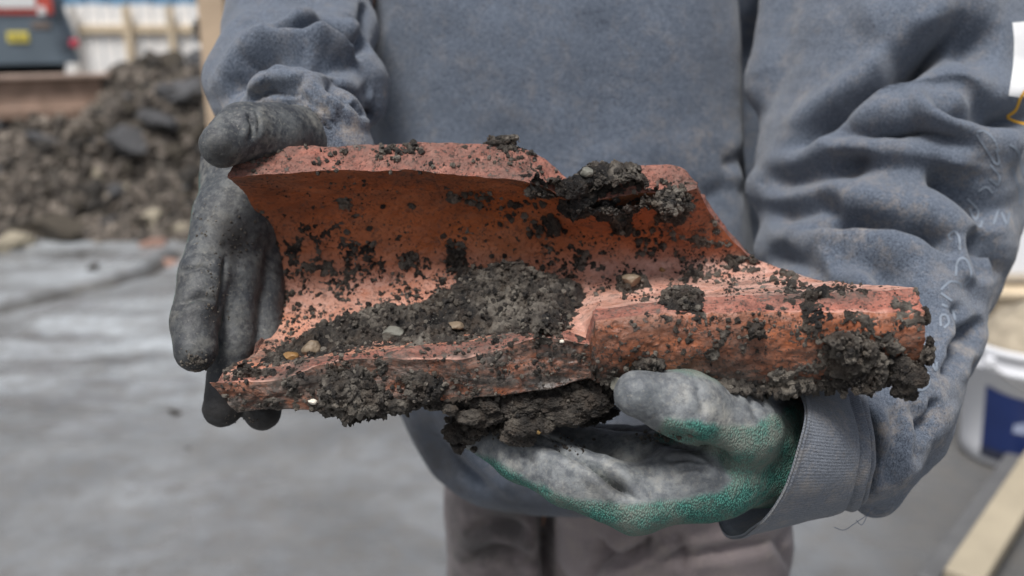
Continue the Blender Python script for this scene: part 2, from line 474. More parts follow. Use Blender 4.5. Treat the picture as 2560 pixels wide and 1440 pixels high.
def axis(a, b, core0, core1, h):
    c = np.arange(core0, core1+h/2, h)
    lo = core0-np.geomspace(h, core0-a, 14)[::-1]; hi = core1+np.geomspace(h, b-core1, 14)
    return np.concatenate([lo, c, hi])
def heap_h(x, y):
    """spoil bank behind: toe about 5.7 m away, taller to the right of the machine"""
    P = np.stack([x, y, 0*x], -1)
    toe = 5.55+.35*fbm(P, .9, 3, 5)+np.clip(x+1.6, 0, 9)*.12
    rise = sstep(0, .75, y-toe)
    side = 1-sstep(.7, 1.9, x)
    left = .55+.06*fbm(P, 2, 2, 8)
    px = 1280+FPX*x/(y*cp+.35)
    right = sstep(230, 360, px)
    ridge = right*.42*np.exp(-((y-6.75)/.55)**2)
    back = 1-.55*sstep(7.2, 8.5, y)
    hgt = (left*back+ridge)*rise*side
    return hgt+(.10*fbm(P, 5, 4, 12)+.10*fbm(P, 12, 5, 13, .7))*rise*side
gx = axis(-120, 120, -3.2, 3.2, .022); gy = axis(-120, 120, .9, 7.6, .022)
GX, GY = np.meshgrid(gx, gy, indexing='ij')
PG = np.stack([GX, GY, 0*GX], -1)
rel = (.012*fbm(PG, 2.2, 4, 3)+.004*fbm(PG, 14, 3, 4))
rel += .006*sstep(.1, .6, fbm(PG*np.array([1, .5, 1]), 5, 3, 40))
# the ledge-like crack running across the ground on the left
ck = np.array([ground(*p)[:2] for p in ((-200, 800), (0, 772), (130, 742), (260, 712), (360, 685), (410, 655), (450, 630))])
dm = np.full(GX.shape, 9.); sgn = np.zeros(GX.shape)
for i in range(len(ck)-1):
    a, b_ = ck[i], ck[i+1]; ab = b_-a
    t = np.clip(((GX-a[0])*ab[0]+(GY-a[1])*ab[1])/(ab@ab), 0, 1)
    dd = np.hypot(GX-a[0]-t*ab[0], GY-a[1]-t*ab[1]); mm = dd < dm
    dm[mm] = dd[mm]; sgn[mm] = np.sign(ab[0]*(GY-a[1])-ab[1]*(GX-a[0]))[mm]
rel += np.where(sgn > 0, .035*np.exp(-(dm/.5)**2), 0)-.09*np.exp(-(dm/.035)**2)
HH = heap_h(GX, GY)
edge = np.clip(1-np.abs(GX)/60, 0, 1)*np.clip(1-np.abs(GY-6)/60, 0, 1)
Zg = (rel+HH)*edge
VG = np.stack([GX, GY, Zg], -1).reshape(-1, 3)
soil = np.clip(sstep(.005, .05, HH)+1.0*np.exp(-(dm/.045)**2), 0, 1).ravel()
gpx, gpy, gd = proj(VG); gpx = np.where(gd > .2, gpx, 9e3)
sheen_paint = np.exp(-((gpx-230)/480)**2-((gpy-880)/170)**2)+.5*sstep(760, 640, gpy)*(gpx<700)*(gd > .2)  # where the bright sky reflection is painted into the ground colour
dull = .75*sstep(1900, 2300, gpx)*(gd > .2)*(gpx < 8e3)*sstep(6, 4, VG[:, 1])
g = mk('ground', VG, grid_faces(len(gx), len(gy), flip=False), GM, attrs={'soil': soil, 'sheen_paint': sheen_paint, 'dull': dull}); tag(g, kind='structure')
def gz(x, y):
    x = np.asarray(x, float); y = np.asarray(y, float)
    i = np.clip(np.searchsorted(gx, x), 1, len(gx)-1); j = np.clip(np.searchsorted(gy, y), 1, len(gy)-1)
    return Zg[i, j]

# ------------------------------------------------------------------ stones and clods
def ico(sub):
    t = (1+5**.5)/2
    V = [(-1, t, 0), (1, t, 0), (-1, -t, 0), (1, -t, 0), (0, -1, t), (0, 1, t), (0, -1, -t), (0, 1, -t), (t, 0, -1), (t, 0, 1), (-t, 0, -1), (-t, 0, 1)]
    V = [np.array(v)/np.linalg.norm(v) for v in V]
    F = [(0, 11, 5), (0, 5, 1), (0, 1, 7), (0, 7, 10), (0, 10, 11), (1, 5, 9), (5, 11, 4), (11, 10, 2), (10, 7, 6), (7, 1, 8), (3, 9, 4), (3, 4, 2), (3, 2, 6), (3, 6, 8), (3, 8, 9), (4, 9, 5), (2, 4, 11), (6, 2, 10), (8, 6, 7), (9, 8, 1)]
    for _ in range(sub):
        cache = {}; nf = []
        def mid(a, b):
            k = (min(a, b), max(a, b))
            if k not in cache: v = V[a]+V[b]; V.append(v/np.linalg.norm(v)); cache[k] = len(V)-1
            return cache[k]
        for a, b, c in F:
            ab, bc, ca = mid(a, b), mid(b, c), mid(c, a); nf += [(a, ab, ca), (b, bc, ab), (c, ca, bc), (ab, bc, ca)]
        F = nf
    return np.array(V), np.array(F)
ICO = {k: ico(k) for k in range(5)}
def rotm(r=None):
    r = r or rng
    q = r.normal(size=4); q /= np.linalg.norm(q); a, b, c, d = q
    return np.array([[a*a+b*b-c*c-d*d, 2*(b*c-a*d), 2*(b*d+a*c)], [2*(b*c+a*d), a*a-b*b+c*c-d*d, 2*(c*d-a*b)], [2*(b*d-a*c), 2*(c*d+a*b), a*a-b*b-c*c+d*d]])
def stone_verts(sub, seed, sc, rough=.35, facet=True):
    V, F = ICO[sub]; V = V.copy()
    V = V*(1+rough*fbm(V+seed*3.1, 1.1, 4, seed))[:, None]
    if facet:
        r2 = np.random.default_rng(seed)
        for _ in range(7):
            n = r2.normal(size=3); n /= np.linalg.norm(n); o = r2.uniform(.55, .85); dd = V@n-o
            V = V-np.clip(dd, 0, None)[:, None]*n
    return V*np.array(sc), F
EARTH = mat_soil('spoil_earth', (.036, .031, .026), (.26, .22, .18), (.5, .9))
CLOD_C = [simple('clod_dark', (.075, .066, .056), .85, .5, 9, .02, 20), simple('clod_brown', (.115, .095, .07), .85, .5, 9, .02, 20),
          simple('clod_grey', (.15, .15, .155), .6, .35, 7, .02, 20), simple('stone_pale', (.40, .35, .26), .7, .3, 10, .01, 20)]
clod_meshes = []
for mi in range(4):
    for k in range(4):
        V, F = stone_verts(3, 100+10*mi+k, (1, 1, .8), .45)
        me_o = mk('earth_clod', V, F, CLOD_C[mi], smooth=False); clod_meshes.append(me_o.data); bpy.data.objects.remove(me_o)
cr = np.random.default_rng(21)
def add_clod(x, y, r, kind, label, cat='clod', group=None, name='earth_clod', flat=1.0, sink=.35):
    o = bpy.data.objects.new(name, clod_meshes[kind*4+int(cr.integers(4))]); COL.objects.link(o)
    o.location = (x, y, float(gz(x, y))+r*(.8*flat-sink)); o.scale = (r*cr.uniform(.8, 1.3), r*cr.uniform(.8, 1.2), r*flat*cr.uniform(.8, 1.1))
    o.rotation_euler = (cr.uniform(-.5, .5), cr.uniform(-.5, .5), cr.uniform(0, 6.28)); tag(o, label, cat, group); return o
n = 0
while n < 210:
    px = cr.uniform(-60, 620); d = cr.uniform(5.6, 7.4)
    x = d*(px-1280)/FPX; y = d*cp+.15
    if gz(x, y) < .02 or (px < 310 and y > 6.35): continue
    k = int(cr.choice([0, 0, 0, 1, 1, 1, 2]))
    r = float(np.clip(cr.lognormal(-3.4, .5), .02, .08))
    add_clod(x, y, r, k, ['dark crumbling clod of earth in the spoil heap', 'brown crumbling clod of earth in the spoil heap', 'grey lump of clay in the spoil heap'][k],
             'clod', 'clods of earth on the spoil heap'); n += 1
n = 0
while n < 12:
    px = cr.uniform(-40, 560); py = cr.uniform(480, 640)
    p = ground(px, py, .1); x, y = p[0], p[1]
    if y > 7: continue
    add_clod(x, y, cr.uniform(.02, .06), int(cr.choice([1, 3, 3])), 'small pale stone lying at the foot of the spoil heap', 'stone', 'pale stones at the foot of the spoil heap', 'small_stone'); n += 1
LE = []; LF = []; LN = 0
for k_ in range(9000):
    px = cr.uniform(-80, 640); d = cr.uniform(5.5, 7.3); x = d*(px-1280)/FPX; y = d*cp+.15
    if float(gz(x, y)) < .012: continue
    V, F = ICO[0]; r = .008+.04*cr.uniform()**3
    V = (V*(1+.4*cr.uniform(-1, 1, (12, 1))))*r*np.array([1, 1, .7])@rotm(cr).T+np.array([x, y, float(gz(x, y))+r*.3]); LE.append(V); LF.append(F+LN); LN += 12
lo_ = mk('loose_earth', np.concatenate(LE), np.concatenate(LF), EARTH, None, False, attrs={'tone': np.repeat(cr.uniform(.1, 1, len(LE)), 12)}); tag(lo_, 'loose crumbly dark earth covering the spoil heap', 'earth', None, 'stuff')
def atheap(px, py):
    best = None
    for d in np.arange(4.5, 8.5, .02):
        p = W(px, py, d)
        if p[2] < gz(p[0], p[1]): return p
    return W(px, py, 6.5)
for (px, py, r, k, lab, fl) in [
    (650/2, 720/2, .15, 2, 'broad smooth bluish grey slab of clay in the middle of the spoil heap', .9),
    (815/2, 640/2, .11, 2, 'small pale bluish clay lump right of the broad clay slab', .9),
    (120, 360, .13, 2, 'rounded grey clay mass at the left of the heap below the rusty blade', .8),
    (470, 235, .13, 2, 'grey clay lump high in the heap beside the timber post', .9),
    (160, 575, .17, 1, 'large brown boulder at the foot of the heap on the left', .9),
    (30, 612, .13, 3, 'pale mossy stone at the frame edge at the foot of the heap', .8),
    (375, 553, .11, 3, 'tan rounded stone at the foot of the heap right of a dark hollow', .9),
    (250, 440, .065, 3, 'bright yellowish stone in the middle of the heap', .8),
    (310, 475, .06, 3, 'pale stone low in the heap beside the yellowish stone', .8),
    (388, 225, .05, 3, 'small yellowish stone high in the heap', .8),
    (285, 165, .13, 0, 'tall dark pointed clod standing up on the crest of the heap', 1.25),
    (390, 170, .08, 0, 'round dark clod on the crest of the heap', 1.0),
    (455, 200, .09, 1, 'brown clod on the sloping right crest of the heap', 1.0)]:
    p = atheap(px, py); add_clod(p[0], p[1], r, k, lab, 'stone' if k == 3 else 'clod', None, 'stone' if k == 3 else 'earth_clod', fl*.8, .62)
for (px, py, r, k, lab) in [
    (470, 1122, .012, 0, 'single dark pebble on the wet ground under the left glove'), (440, 1035, .03, 1, 'flat brown lump on the ground beside the fingertips'),
(205, 640, .03, 1, 'small clod lying in front of the spoil heap'),
    (2360, 1410, .035, 0, 'dark flat crumb on the ground left of the plank')]:
    p = ground(px, py); add_clod(p[0], p[1], r, k, lab, 'stone', None, 'small_stone', .3, .15)
BRICKM = simple('brick_rubble', (.36, .22, .17), .8, .3, 20, .004, 60)
for (px, py, rz, lab) in [(385, 628, .3, 'pinkish brick fragment on the ground left of the glove'), (415, 645, -.4, 'smaller pinkish brick fragment beside the other one')]:
    p = ground(px, py); V, F = stone_verts(2, int(px), (.085, .035, .03), .2)
    c, s_ = math.cos(rz), math.sin(rz); V = V@np.array([[c, -s_, 0], [s_, c, 0], [0, 0, 1]]).T
    o = mk('brick_fragment', V+np.array([p[0], p[1], float(gz(p[0], p[1]))+.02]), F, BRICKM, None, False, origin=(p[0], p[1], float(gz(p[0], p[1])))); tag(o, lab, 'brick')

# ------------------------------------------------------------------ fence, blue shed, post
FCREAM = simple('cream_board', (.90, .89, .87), .7, .10, 3, .002, 30, (.86, .83, .79))
FTAN = simple('raw_timber', (.66, .54, .38), .7, .25, 6, .002, 40)
fy = 11.2
fr = empty('board_fence', (-4, fy, .0), 'cream coloured board fence with tan timber rails behind the spoil heap', 'fence')
xf = -6.4; bmesh_ = None; i = 0
while xf < 3.4:
    wd = .145; tp = 1.36+.01*math.sin(i*1.7)
    MB().box((xf, fy, tp/2), (wd-.010, .02, tp), bev=.003).build('board', FCREAM, fr, origin=(xf, fy, 0)); xf += wd; i += 1
for zz in (.35, 1.10): MB().box((-1.5, fy-.035, zz), (9.8, .045, .09), bev=.004).build('rail', FTAN, fr)
for px in (252, 378, 30, 480): 
    x = fy*1.02*(px-1280)/FPX-.0
    MB().box((x, fy-.095, .68), (.07 if px != 378 else .08, .05, 1.36), bev=.005).build('fence_post', FTAN if px != 252 else simple('grey_timber', (.6, .57, .53), .7), fr)
for x in (.2, 1.8): MB().box((x, fy-.095, .68), (.07, .07, 1.36), bev=.005).build('fence_post', FTAN, fr)
BLUE = simple('blue_painted_steel', (.16, .32, .48), .5, .15, 3)
bs = empty('blue_container', (-3, 14.5, 0), 'pale blue steel container just showing over the top of the fence', 'container')
MB().box((-3.0, 15.0, 1.25), (8, 2.4, 2.5), bev=.03).build('wall', BLUE, bs)
for k in range(26): MB().box((-6.8+k*.3, 13.775, 1.25), (.12, .04, 2.3), bev=.01).build('corrugation', BLUE, bs)
MB().box((-3.0, 15.0, 2.54), (8.1, 2.5, .06), bev=.01).build('roof', simple('grey_steel', (.4, .42, .45), .5), bs)

TIMB = simple('weathered_pine', (.56, .42, .29), .65, .30, 5, .002, 40)
pb = W(527, 290, 4.2); pg = np.array([pb[0]+.055, pb[1], 0.0])
post = empty('timber_post', tuple(pg), 'upright raw timber post standing behind the left sleeve', 'post')
MB().box((pg[0], pg[1], .95), (.115, .115, 1.9), bev=.006).build('post_shaft', TIMB, post)
DARK = simple('dark_steel', (.03, .03, .032), .5, .3, 20)
q = W(510, 75, 4.12)
mb = MB().box((pg[0]-.063, pg[1]-.02, q[2]), (.02, .07, .10), bev=.004).box((pg[0]-.080, pg[1]-.03, q[2]+.01), (.02, .03, .035), bev=.004)
mb.build('latch', DARK, post)
ORNG = simple('orange_plastic', (.75, .22, .05), .5, .1, 8)
MB().box((pg[0]+.062, pg[1]+.02, .9), (.008, .05, 1.6), bev=.002).build('edge_strip', ORNG, post)

# ------------------------------------------------------------------ excavator
XGREY = simple('grey_blue_paint', (.16, .20, .235), .45, .25, 4, .001, 30)
XDARK = simple('black_rubber', (.012, .013, .015), .7, .4, 12, .004, 40)
XSTEEL = simple('muddy_steel', (.25, .25, .25), .6, .35, 8)
RUST = simple('rusty_steel', (.34, .23, .17), .75, .45, 9, .004, 30, (.19, .125, .09))
XRED = simple('red_print', (.62, .10, .07), .45, .15, 5)
XWHITE = simple('white_print', (.82, .82, .80), .5, .05, 5)
XYEL = simple('yellow_plate', (.80, .66, .10), .5, .1, 10)
XLIGHT = simple('red_lens', (.60, .06, .10), .25, .1, 10)
ex = empty('excavator', (-3.1, 7.0, .42), 'compact grey blue excavator with a red and white rear decal parked behind the spoil', 'excavator')
xr = W(195, 150, 7.15)[0]; yr = W(195, 150, 7.15)[1]; zu = W(150, 158, 7.15)[2]
YAW = math.atan2(-xr, yr); RX = np.array([[math.cos(YAW), -math.sin(YAW), 0], [math.sin(YAW), math.cos(YAW), 0], [0, 0, 1]])
ex.location = (xr, yr, .42); XO = np.array([xr, yr, .42])
def px_at(px, py, y):      # in the unrotated machine frame: point seen at px,py on the plane Y = y
    o_ = RX.T@(CAM-XO)+XO; k = RX.T@(W(px, py, 1.0)-CAM); t = (y-o_[1])/k[1]; return o_+k*t
# upper body: section tapering upwards at the right side
def body_loft():
    V = []; rows = [(zu, .02), (zu+.06, .0), (zu+.18, .0), (zu+.45, -.075), (zu+.62, -.11), (zu+.68, -.20)]
    for z, dx in rows:
        xr_, xl, y0, y1 = xr+dx, xr-1.55, yr+(0 if z < zu+.5 else .08*(z-zu-.5)/.18), yr+1.5
        r = .16; pts = []
        for (cx, cy, a0) in ((xr_-r, y0+r, -90), (xr_-r, y1-r, 0), (xl+r, y1-r, 90), (xl+r, y0+r, 180)):
            for k in range(7):
                a = R(a0+15*k); pts.append((cx+r*math.cos(a), cy+r*math.sin(a), z))
        V += pts
    n = 28; F = [(i*n+k, i*n+(k+1) % n, (i+1)*n+(k+1) % n, (i+1)*n+k) for i in range(len(rows)-1) for k in range(n)]
    F += [tuple(range(n))[::-1], tuple((len(rows)-1)*n+k for k in range(n))]
    return MB().add(V, F)
body_loft().build('counterweight', XGREY, ex)
def plate(name, x0, y0, x1, y1, m, off, th=.012, parent=ex, bev=.01):
    a = px_at(x0, y1, yr-off); b_ = px_at(x1, y0, yr-off)
    return MB().box(((a[0]+b_[0])/2, yr-off+th/2, (a[2]+b_[2])/2), (b_[0]-a[0], th, b_[2]-a[2]), bev=bev).build(name, m, parent)
dec = plate('decal_panel', -60, -60, 122, 36, XRED, .012)
plate('decal_print', -60, -30, 84, 20, XWHITE, .020, .006, bev=.002)
plate('decal_mark', 96, 17, 112, 38, XWHITE, .022, .006, bev=.004)
plate('number_plate', 20, 80, 70, 107, XYEL, .010, .010)
for k, xx in enumerate((28, 38, 48, 58)): plate('plate_digit', xx, 87, xx+5, 100, simple('plate_grey', (.45, .38, .12), .5), .0125, .003, bev=.0005)
lt = plate('tail_light', 176, 98, 196, 118, XLIGHT, .030, .03)
plate('vent_patch', 80, 55, 125, 72, simple('faded_brown_label', (.22, .17, .14), .7), .008, .006)
for k in range(6): plate('grille_slat', 142, -8+k*11, 160, -3+k*11, XDARK, .006, .01, bev=.002)
cab = MB().box((xr-1.0, yr+1.0, zu+1.15), (1.0, 1.0, 1.0), bev=.06); cab.build('cab', XGREY, ex)
MB().box((xr-1.0, yr+.49, zu+1.2), (.8, .02, .7), bev=.02).build('cab_window', simple('dark_glass', (.03, .04, .05), .1), ex)
MB().box((xr-.75, yr+.7, zu-.06), (1.3, 1.1, .12), bev=.03).build('slew_ring', XDARK, ex)
zt = .42
for xx in (xr-.42, xr-1.35):
    t = []; cz = zt+.20
    for k in range(33):
        a = 2*math.pi*k/32
        t.append((xx, yr+.85+(.75 if math.cos(a) > 0 else -.75)+.2*math.cos(a), cz+.2*math.sin(a)))
    V = []; F = []
    for (x_, y_, z_) in t[:-1]:
        for (dx, rr) in ((-.17, 1), (.17, 1), (.17, .8), (-.17, .8)):
            yc = yr+.85+(.75 if y_ > yr+.85 else -.75)
            V.append((xx+dx, yc+(y_-yc)*rr, cz+(z_-cz)*rr))
    for i in range(32):
        for k in range(4): F.append((i*4+k, i*4+(k+1) % 4, ((i+1) % 32)*4+(k+1) % 4, ((i+1) % 32)*4+k))
    tr = MB().add(V, F).build('track', XDARK, ex)
    for yy in (yr+.1, yr+.5, yr+.9, yr+1.3, yr+1.6):
        MB().tube([(xx-.12, yy, cz-.02), (xx+.12, yy, cz-.02)], .12, 14).build('track_wheel', XSTEEL, ex)
MB().box((xr-.9, yr+.9, zt+.28), (.7, 1.3, .22), bev=.03).build('undercarriage', XSTEEL, ex)
# rusty dozer blade in front of the tracks
b0 = px_at(-360, 215, 6.42); b1 = px_at(298, 190, 6.42); bz0 = px_at(150, 288, 6.42)[2]; bz1 = px_at(298, 192, 6.42)[2]
bl = MB(); xc = (b0[0]+b1[0])/2; wx = b1[0]-b0[0]
pr = [(0, 0), (.03, .07), (.045, .15), (.04, .24), (.02, (bz1-bz0))]
V = []
for s_ in (-1, 1):
    for (y_, z_) in pr: V.append((xc+s_*wx/2, 6.42+y_, bz0+z_))
    for (y_, z_) in pr: V.append((xc+s_*wx/2, 6.42+y_+.03, bz0+z_))
m_ = 10; F = [(i, i+1, m_+i+1, m_+i) for i in range(4)]+[(5+i, m_+5+i, m_+5+i+1, 5+i+1) for i in range(4)]
F += [(0, m_, m_+5, 5), (4, 9, m_+9, m_+4)]+[(i, 5+i, 6+i, i+1) for i in range(4)]+[(m_+i, m_+i+1, m_+6+i, m_+5+i) for i in range(4)]
blade = MB().add(V, F).build('blade', RUST, ex)
MB().box((xc, 6.455, bz1+.012), (wx, .09, .028), bev=.006).build('blade_top_edge', simple('rust_highlight', (.42, .31, .25), .7, .35, 8), ex)  # highlight on the top flange, painted as a paler rust
MB().box((xc, 6.43, bz0+.015), (wx+.01, .03, .07), bev=.006).build('cutting_edge', RUST, ex)
for xx in (xr-.42, xr-1.35):
    MB().box((xx, 6.9, zt+.25), (.09, .9, .10), bev=.01).build('blade_arm', XGREY, ex)
MB().box((xr-.1, 6.95, zu-.16), (.34, .3, .10), bev=.03).build('track_guard', XSTEEL, ex)
bm_ = MB().tube([(xr-1.0, yr+1.6, zu+.3), (xr-1.05, yr+2.4, zu+1.6), (xr-1.05, yr+3.5, zu+2.0)], [.11, .12, .09], 8); bm_.build('boom', XGREY, ex); ex.rotation_euler = (0, 0, YAW)

# ------------------------------------------------------------------ bucket, plank, bar, white crate on the right
gb = ground(2560, 1150); bc = np.array([gb[0]-.01, gb[1]+.05, 0.0])
BW = simple('white_plastic', (.74, .75, .78), .4, .06, 5, .0005, 30)
bk = empty('bucket', tuple(bc), 'white plastic bucket with dark blue label standing on the ground', 'bucket')
rb, rt, hb = .150, .178, .37
MB().lathe([(rb*.0+.001, .004), (rb-.01, .002), (rb, .012), (rb+.004, .05), (rt-.004, hb-.075), (rt+.004, hb-.070), (rt+.004, hb-.06), (rt-.003, hb-.055), (rt, hb-.02), (rt+.006, hb-.018), (rt+.006, hb), (rt-.004, hb+.002), (rt-.008, hb-.02), (rt-.012, hb-.08)], bc, 56).build('bucket_wall', BW, bk, smooth=True)
NAVY = simple('navy_label', (.012, .028, .12), .4, .2, 8)
def wrap(a0, a1, z0, z1, off, curve=0, n=28):
    V = []; 
    for i in range(n+1):
        a = R(a0+(a1-a0)*i/n)
        for z in (z0, z1-curve*math.sin(math.pi*i/n)):
            r_ = rb+.004+(rt-rb-.008)*((z-.05)/(hb-.125))+off
            V.append((bc[0]+r_*math.cos(a), bc[1]+r_*math.sin(a), bc[2]+z))
    return V, [(2*i, 2*i+2, 2*i+3, 2*i+1) for i in range(n)]
MB().add(*wrap(-152, -60, .045, .255, .0025, .02)).build('label_print', NAVY, bk)
MB().add(*wrap(-122, -98, .13, .155, .0045, -.012)).build('label_emblem', simple('pale_emblem', (.35, .40, .55), .5), bk)
MB().add(*wrap(-152, -60, .030, .062, .0045, 0)).build('label_foot', simple('dark_label_band', (.03, .035, .06), .5), bk)
for a in (-150, 30):
    x_, y_ = bc[0]+(rt+.006)*math.cos(R(a)), bc[1]+(rt+.006)*math.sin(R(a))
    MB().box((x_, y_, hb-.04), (.03, .03, .035), bev=.006).build('handle_lug', BW, bk)
pts = [(bc[0]+(rt+.012)*math.cos(R(-150+t_))*1.0, bc[1]+(rt+.012)*math.sin(R(-150+t_)), hb-.04-.10*math.sin(math.pi*t_/180)) for t_ in range(0, 181, 12)]
MB().tube(pts, .003, 6).build('handle', XSTEEL, bk, smooth=True)
# sand in the bucket
n_ = 30; V = []
for i in range(n_):
    for k in range(48):
        r_ = (rt-.013)*i/(n_-1); a = 2*math.pi*k/48; V.append((bc[0]+r_*math.cos(a), bc[1]+r_*math.sin(a), hb-.05+.16*(1-(r_/rt)**2)))
V = np.array(V); V[:, 2] += .02*fbm(V, 22, 4, 9)
sand = mk('sand_fill', V, grid_faces(n_, 48, closed_v=True), simple('brown_sand', (.42, .36, .27), .9, .4, 22, .01, 60), None, origin=(bc[0], bc[1], hb-.05)); tag(sand, 'brown sandy rubble heaped in the white bucket', 'sand')
# plank and bar lying on the ground
def lying(name, pa, pb_, wid, th, m, label, cat, z0=0.0, side=0):
    a = ground(*pa)[:2]; b_ = ground(*pb_)[:2]; dv = b_-a; L = np.hypot(*dv); u = dv/L; nrm = np.array([u[1], -u[0]])
    c = (a+b_)/2+nrm*(wid/2+side)
    rot = np.array([[u[0], nrm[0], 0], [u[1], nrm[1], 0], [0, 0, 1]])
    o = MB().box((c[0], c[1], z0+th/2), (L, wid, th), rot, bev=.003).build(name, m, None, origin=(c[0], c[1], z0)); tag(o, label, cat); return o
PINE = simple('pale_pine', (.42, .36, .26), .6, .22, 7, .001, 50)
lying('wooden_plank', (2382, 1530), (2737, 960), .082, .04, PINE, 'pale pine plank lying on the ground at the lower right', 'plank', .06, -.03)
lying('steel_bar', (2382, 1530), (2737, 960), .045, .06, simple('grey_bar', (.13, .13, .13), .5), 'dark grey bar lying along the left side of the pine plank', 'bar', .002, -.085)
lying('timber_bearer', (2500, 1540), (2900, 1400), .10, .055, simple('dark_timber', (.07, .06, .05), .8), 'dark timber bearer under the near end of the plank', 'timber', .002)
lying('dark_sheet', (2490, 1700), (2850, 1080), .6, .012, XDARK, 'thin black sheet on the ground right of the pine plank', 'mat', .002)  # plain dark sheet added flat over this corner of the ground
cw = ground(2640, 820)
wc = empty('white_tub', (cw[0], cw[1], 0), 'large white plastic tub standing on timber bearers behind the bucket', 'tub')
c_ = W(2700, 600, 3.9)
zb = W(2520, 738, 3.75)[2]
MB().box((c_[0]+.12, c_[1]+.25, zb+.36), (1.0, .7, .70), bev=.05).build('tub_wall', simple('bright_white_plastic', (.85, .86, .88), .4, .03), wc)
MB().box((c_[0]+.12, c_[1]+.25, zb+.735), (1.04, .74, .05), bev=.02).build('tub_rim', simple('bright_white_rim', (.85, .86, .88), .4, .03), wc)
pl = empty('timber_pallet', (cw[0], cw[1], 0), 'tan timber pallet under the white tub behind the bucket', 'pallet')
MB().box((c_[0]+.12, c_[1]+.25, zb-.014), (1.15, .84, .026), bev=.004).build('deck', FTAN, pl)
for dx in (-.45, 0, .45): MB().box((c_[0]+.12+dx, c_[1]+.25, (zb-.028)/2), (.09, .8, zb-.03), bev=.004).build('bearer', FTAN, pl)

# ------------------------------------------------------------------ the broken clay pipe
cols = 11
X_ = dict(
 R0=([590, 700, 850, 1000, 1150, 1320, 1425, 1480, 1600, 1690, 1735], [380, 367, 361, 357, 358, 375, 452, 458, 412, 414, 452], [.642, .645, .647, .648, .650, .652, .652, .652, .655, .656, .658]),
 R1=([570, 700, 850, 1000, 1150, 1320, 1430, 1484, 1600, 1700, 1740], [440, 433, 428, 425, 436, 455, 500, 505, 480, 478, 470], [.626, .630, .632, .634, .636, .638, .640, .642, .645, .648, .650]),
 R2=([622, 730, 860, 1000, 1150, 1310, 1420, 1488, 1610, 1722, 1772], [495, 492, 489, 486, 492, 507, 540, 545, 532, 538, 528], [.668, .668, .668, .669, .670, .671, .672, .672, .674, .676, .676]),
 R3=([657, 750, 870, 1010, 1160, 1310, 1425, 1492, 1625, 1755, 1832], [572, 566, 562, 560, 562, 572, 590, 596, 590, 602, 600], [.692]*11),
 R4=([668, 762, 882, 1022, 1172, 1320, 1432, 1498, 1645, 1800, 1905], [665, 660, 655, 650, 650, 655, 660, 660, 660, 662, 655], [.702]*11),
 R5=([664, 760, 882, 1024, 1180, 1330, 1440, 1504, 1665, 1860, 2010], [765, 755, 745, 735, 730, 725, 725, 716, 706, 702, 690], [.694, .694, .694, .693, .692, .690, .688, .684, .680, .672, .664]),
 R6=([648, 752, 880, 1030, 1190, 1340, 1450, 1500, 1695, 1925, 2140], [870, 860, 845, 830, 815, 800, 785, 760, 736, 724, 710], [.656, .656, .654, .652, .650, .646, .640, .634, .626, .614, .606]),
 R7=([548, 700, 850, 1000, 1180, 1350, 1470, 1491, 1720, 2000, 2292], [938, 914, 886, 868, 852, 820, 845, 772, 748, 734, 722], [.606, .604, .602, .600, .598, .596, .592, .586, .580, .574, .568]),
 R8=([524, 690, 850, 1000, 1180, 1350, 1474, 1489, 1720, 2000, 2314], [952, 945, 902, 896, 893, 846, 863, 802, 782, 782, 778], [.590, .588, .585, .583, .580, .578, .576, .562, .560, .556, .552]),
 R9=([592, 700, 850, 1000, 1180, 1350, 1476, 1490, 1720, 2000, 2292], [1030, 1028, 1025, 1018, 995, 975, 946, 955, 966, 972, 928], [.594, .592, .590, .588, .586, .584, .583, .572, .570, .566, .560]),
 R10=([620, 720, 860, 1010, 1180, 1340, 1465, 1500, 1710, 1950, 2200], [1000, 1000, 995, 985, 965, 945, 920, 925, 935, 940, 900], [.660, .660, .659, .658, .656, .653, .650, .648, .640, .630, .620]),
 R11=([675, 770, 885, 1025, 1175, 1325, 1440, 1500, 1660, 1830, 1990], [820, 815, 810, 805, 800, 795, 790, 790, 785, 780, 775], [.722, .722, .722, .721, .720, .719, .717, .714, .708, .698, .690]),
 R12=([668, 760, 880, 1015, 1165, 1315, 1430, 1492, 1625, 1760, 1840], [600]*11, [.726]*11),
 R13=([630, 735, 865, 1005, 1155, 1315, 1425, 1485, 1610, 1715, 1765], [470, 465, 460, 457, 460, 475, 510, 515, 500, 502, 500], [.694]*11))
def cr1(Pts, n):
    """catmull-rom through Pts (m,k) sampled n times per chord length parametrisation uniform index"""
    Pts = np.asarray(Pts, float); m = len(Pts)
    E = np.concatenate([[2*Pts[0]-Pts[1]], Pts, [2*Pts[-1]-Pts[-2]]])
    t = np.linspace(0, m-1, n); i = np.minimum(t.astype(int), m-2); f = (t-i)[:, None]
    p0, p1, p2, p3 = E[i], E[i+1], E[i+2], E[i+3]
    return .5*((2*p1)+(-p0+p2)*f+(2*p0-5*p1+4*p2-p3)*f*f+(-p0+3*p1-3*p2+p3)*f**3)
def fine_cols(row):
    P = np.array(row).T                      # (11,3)
    seg1 = cr1(P[:7], 300); seg2 = np.linspace(P[6], P[7], 14)[1:-1]; seg3 = cr1(P[7:], 250)
    return np.concatenate([seg1, seg2, seg3])
RR = {k: fine_cols(v) for k, v in X_.items()}
NS = len(RR['R0'])
def strip_lin(a, b, n):
    t = np.linspace(0, 1, n)[None, :, None]; return RR[a][:, None]*(1-t)+RR[b][:, None]*t
def strip_cr(keys, n):
    P = np.stack([RR[k] for k in keys], 1)   # NS,m,3
    out = np.empty((NS, n, 3))
    for s_ in range(NS): out[s_] = cr1(P[s_], n)
    return out
def toW(A): return W(A[..., 0], A[..., 1], A[..., 2])
NI = 210
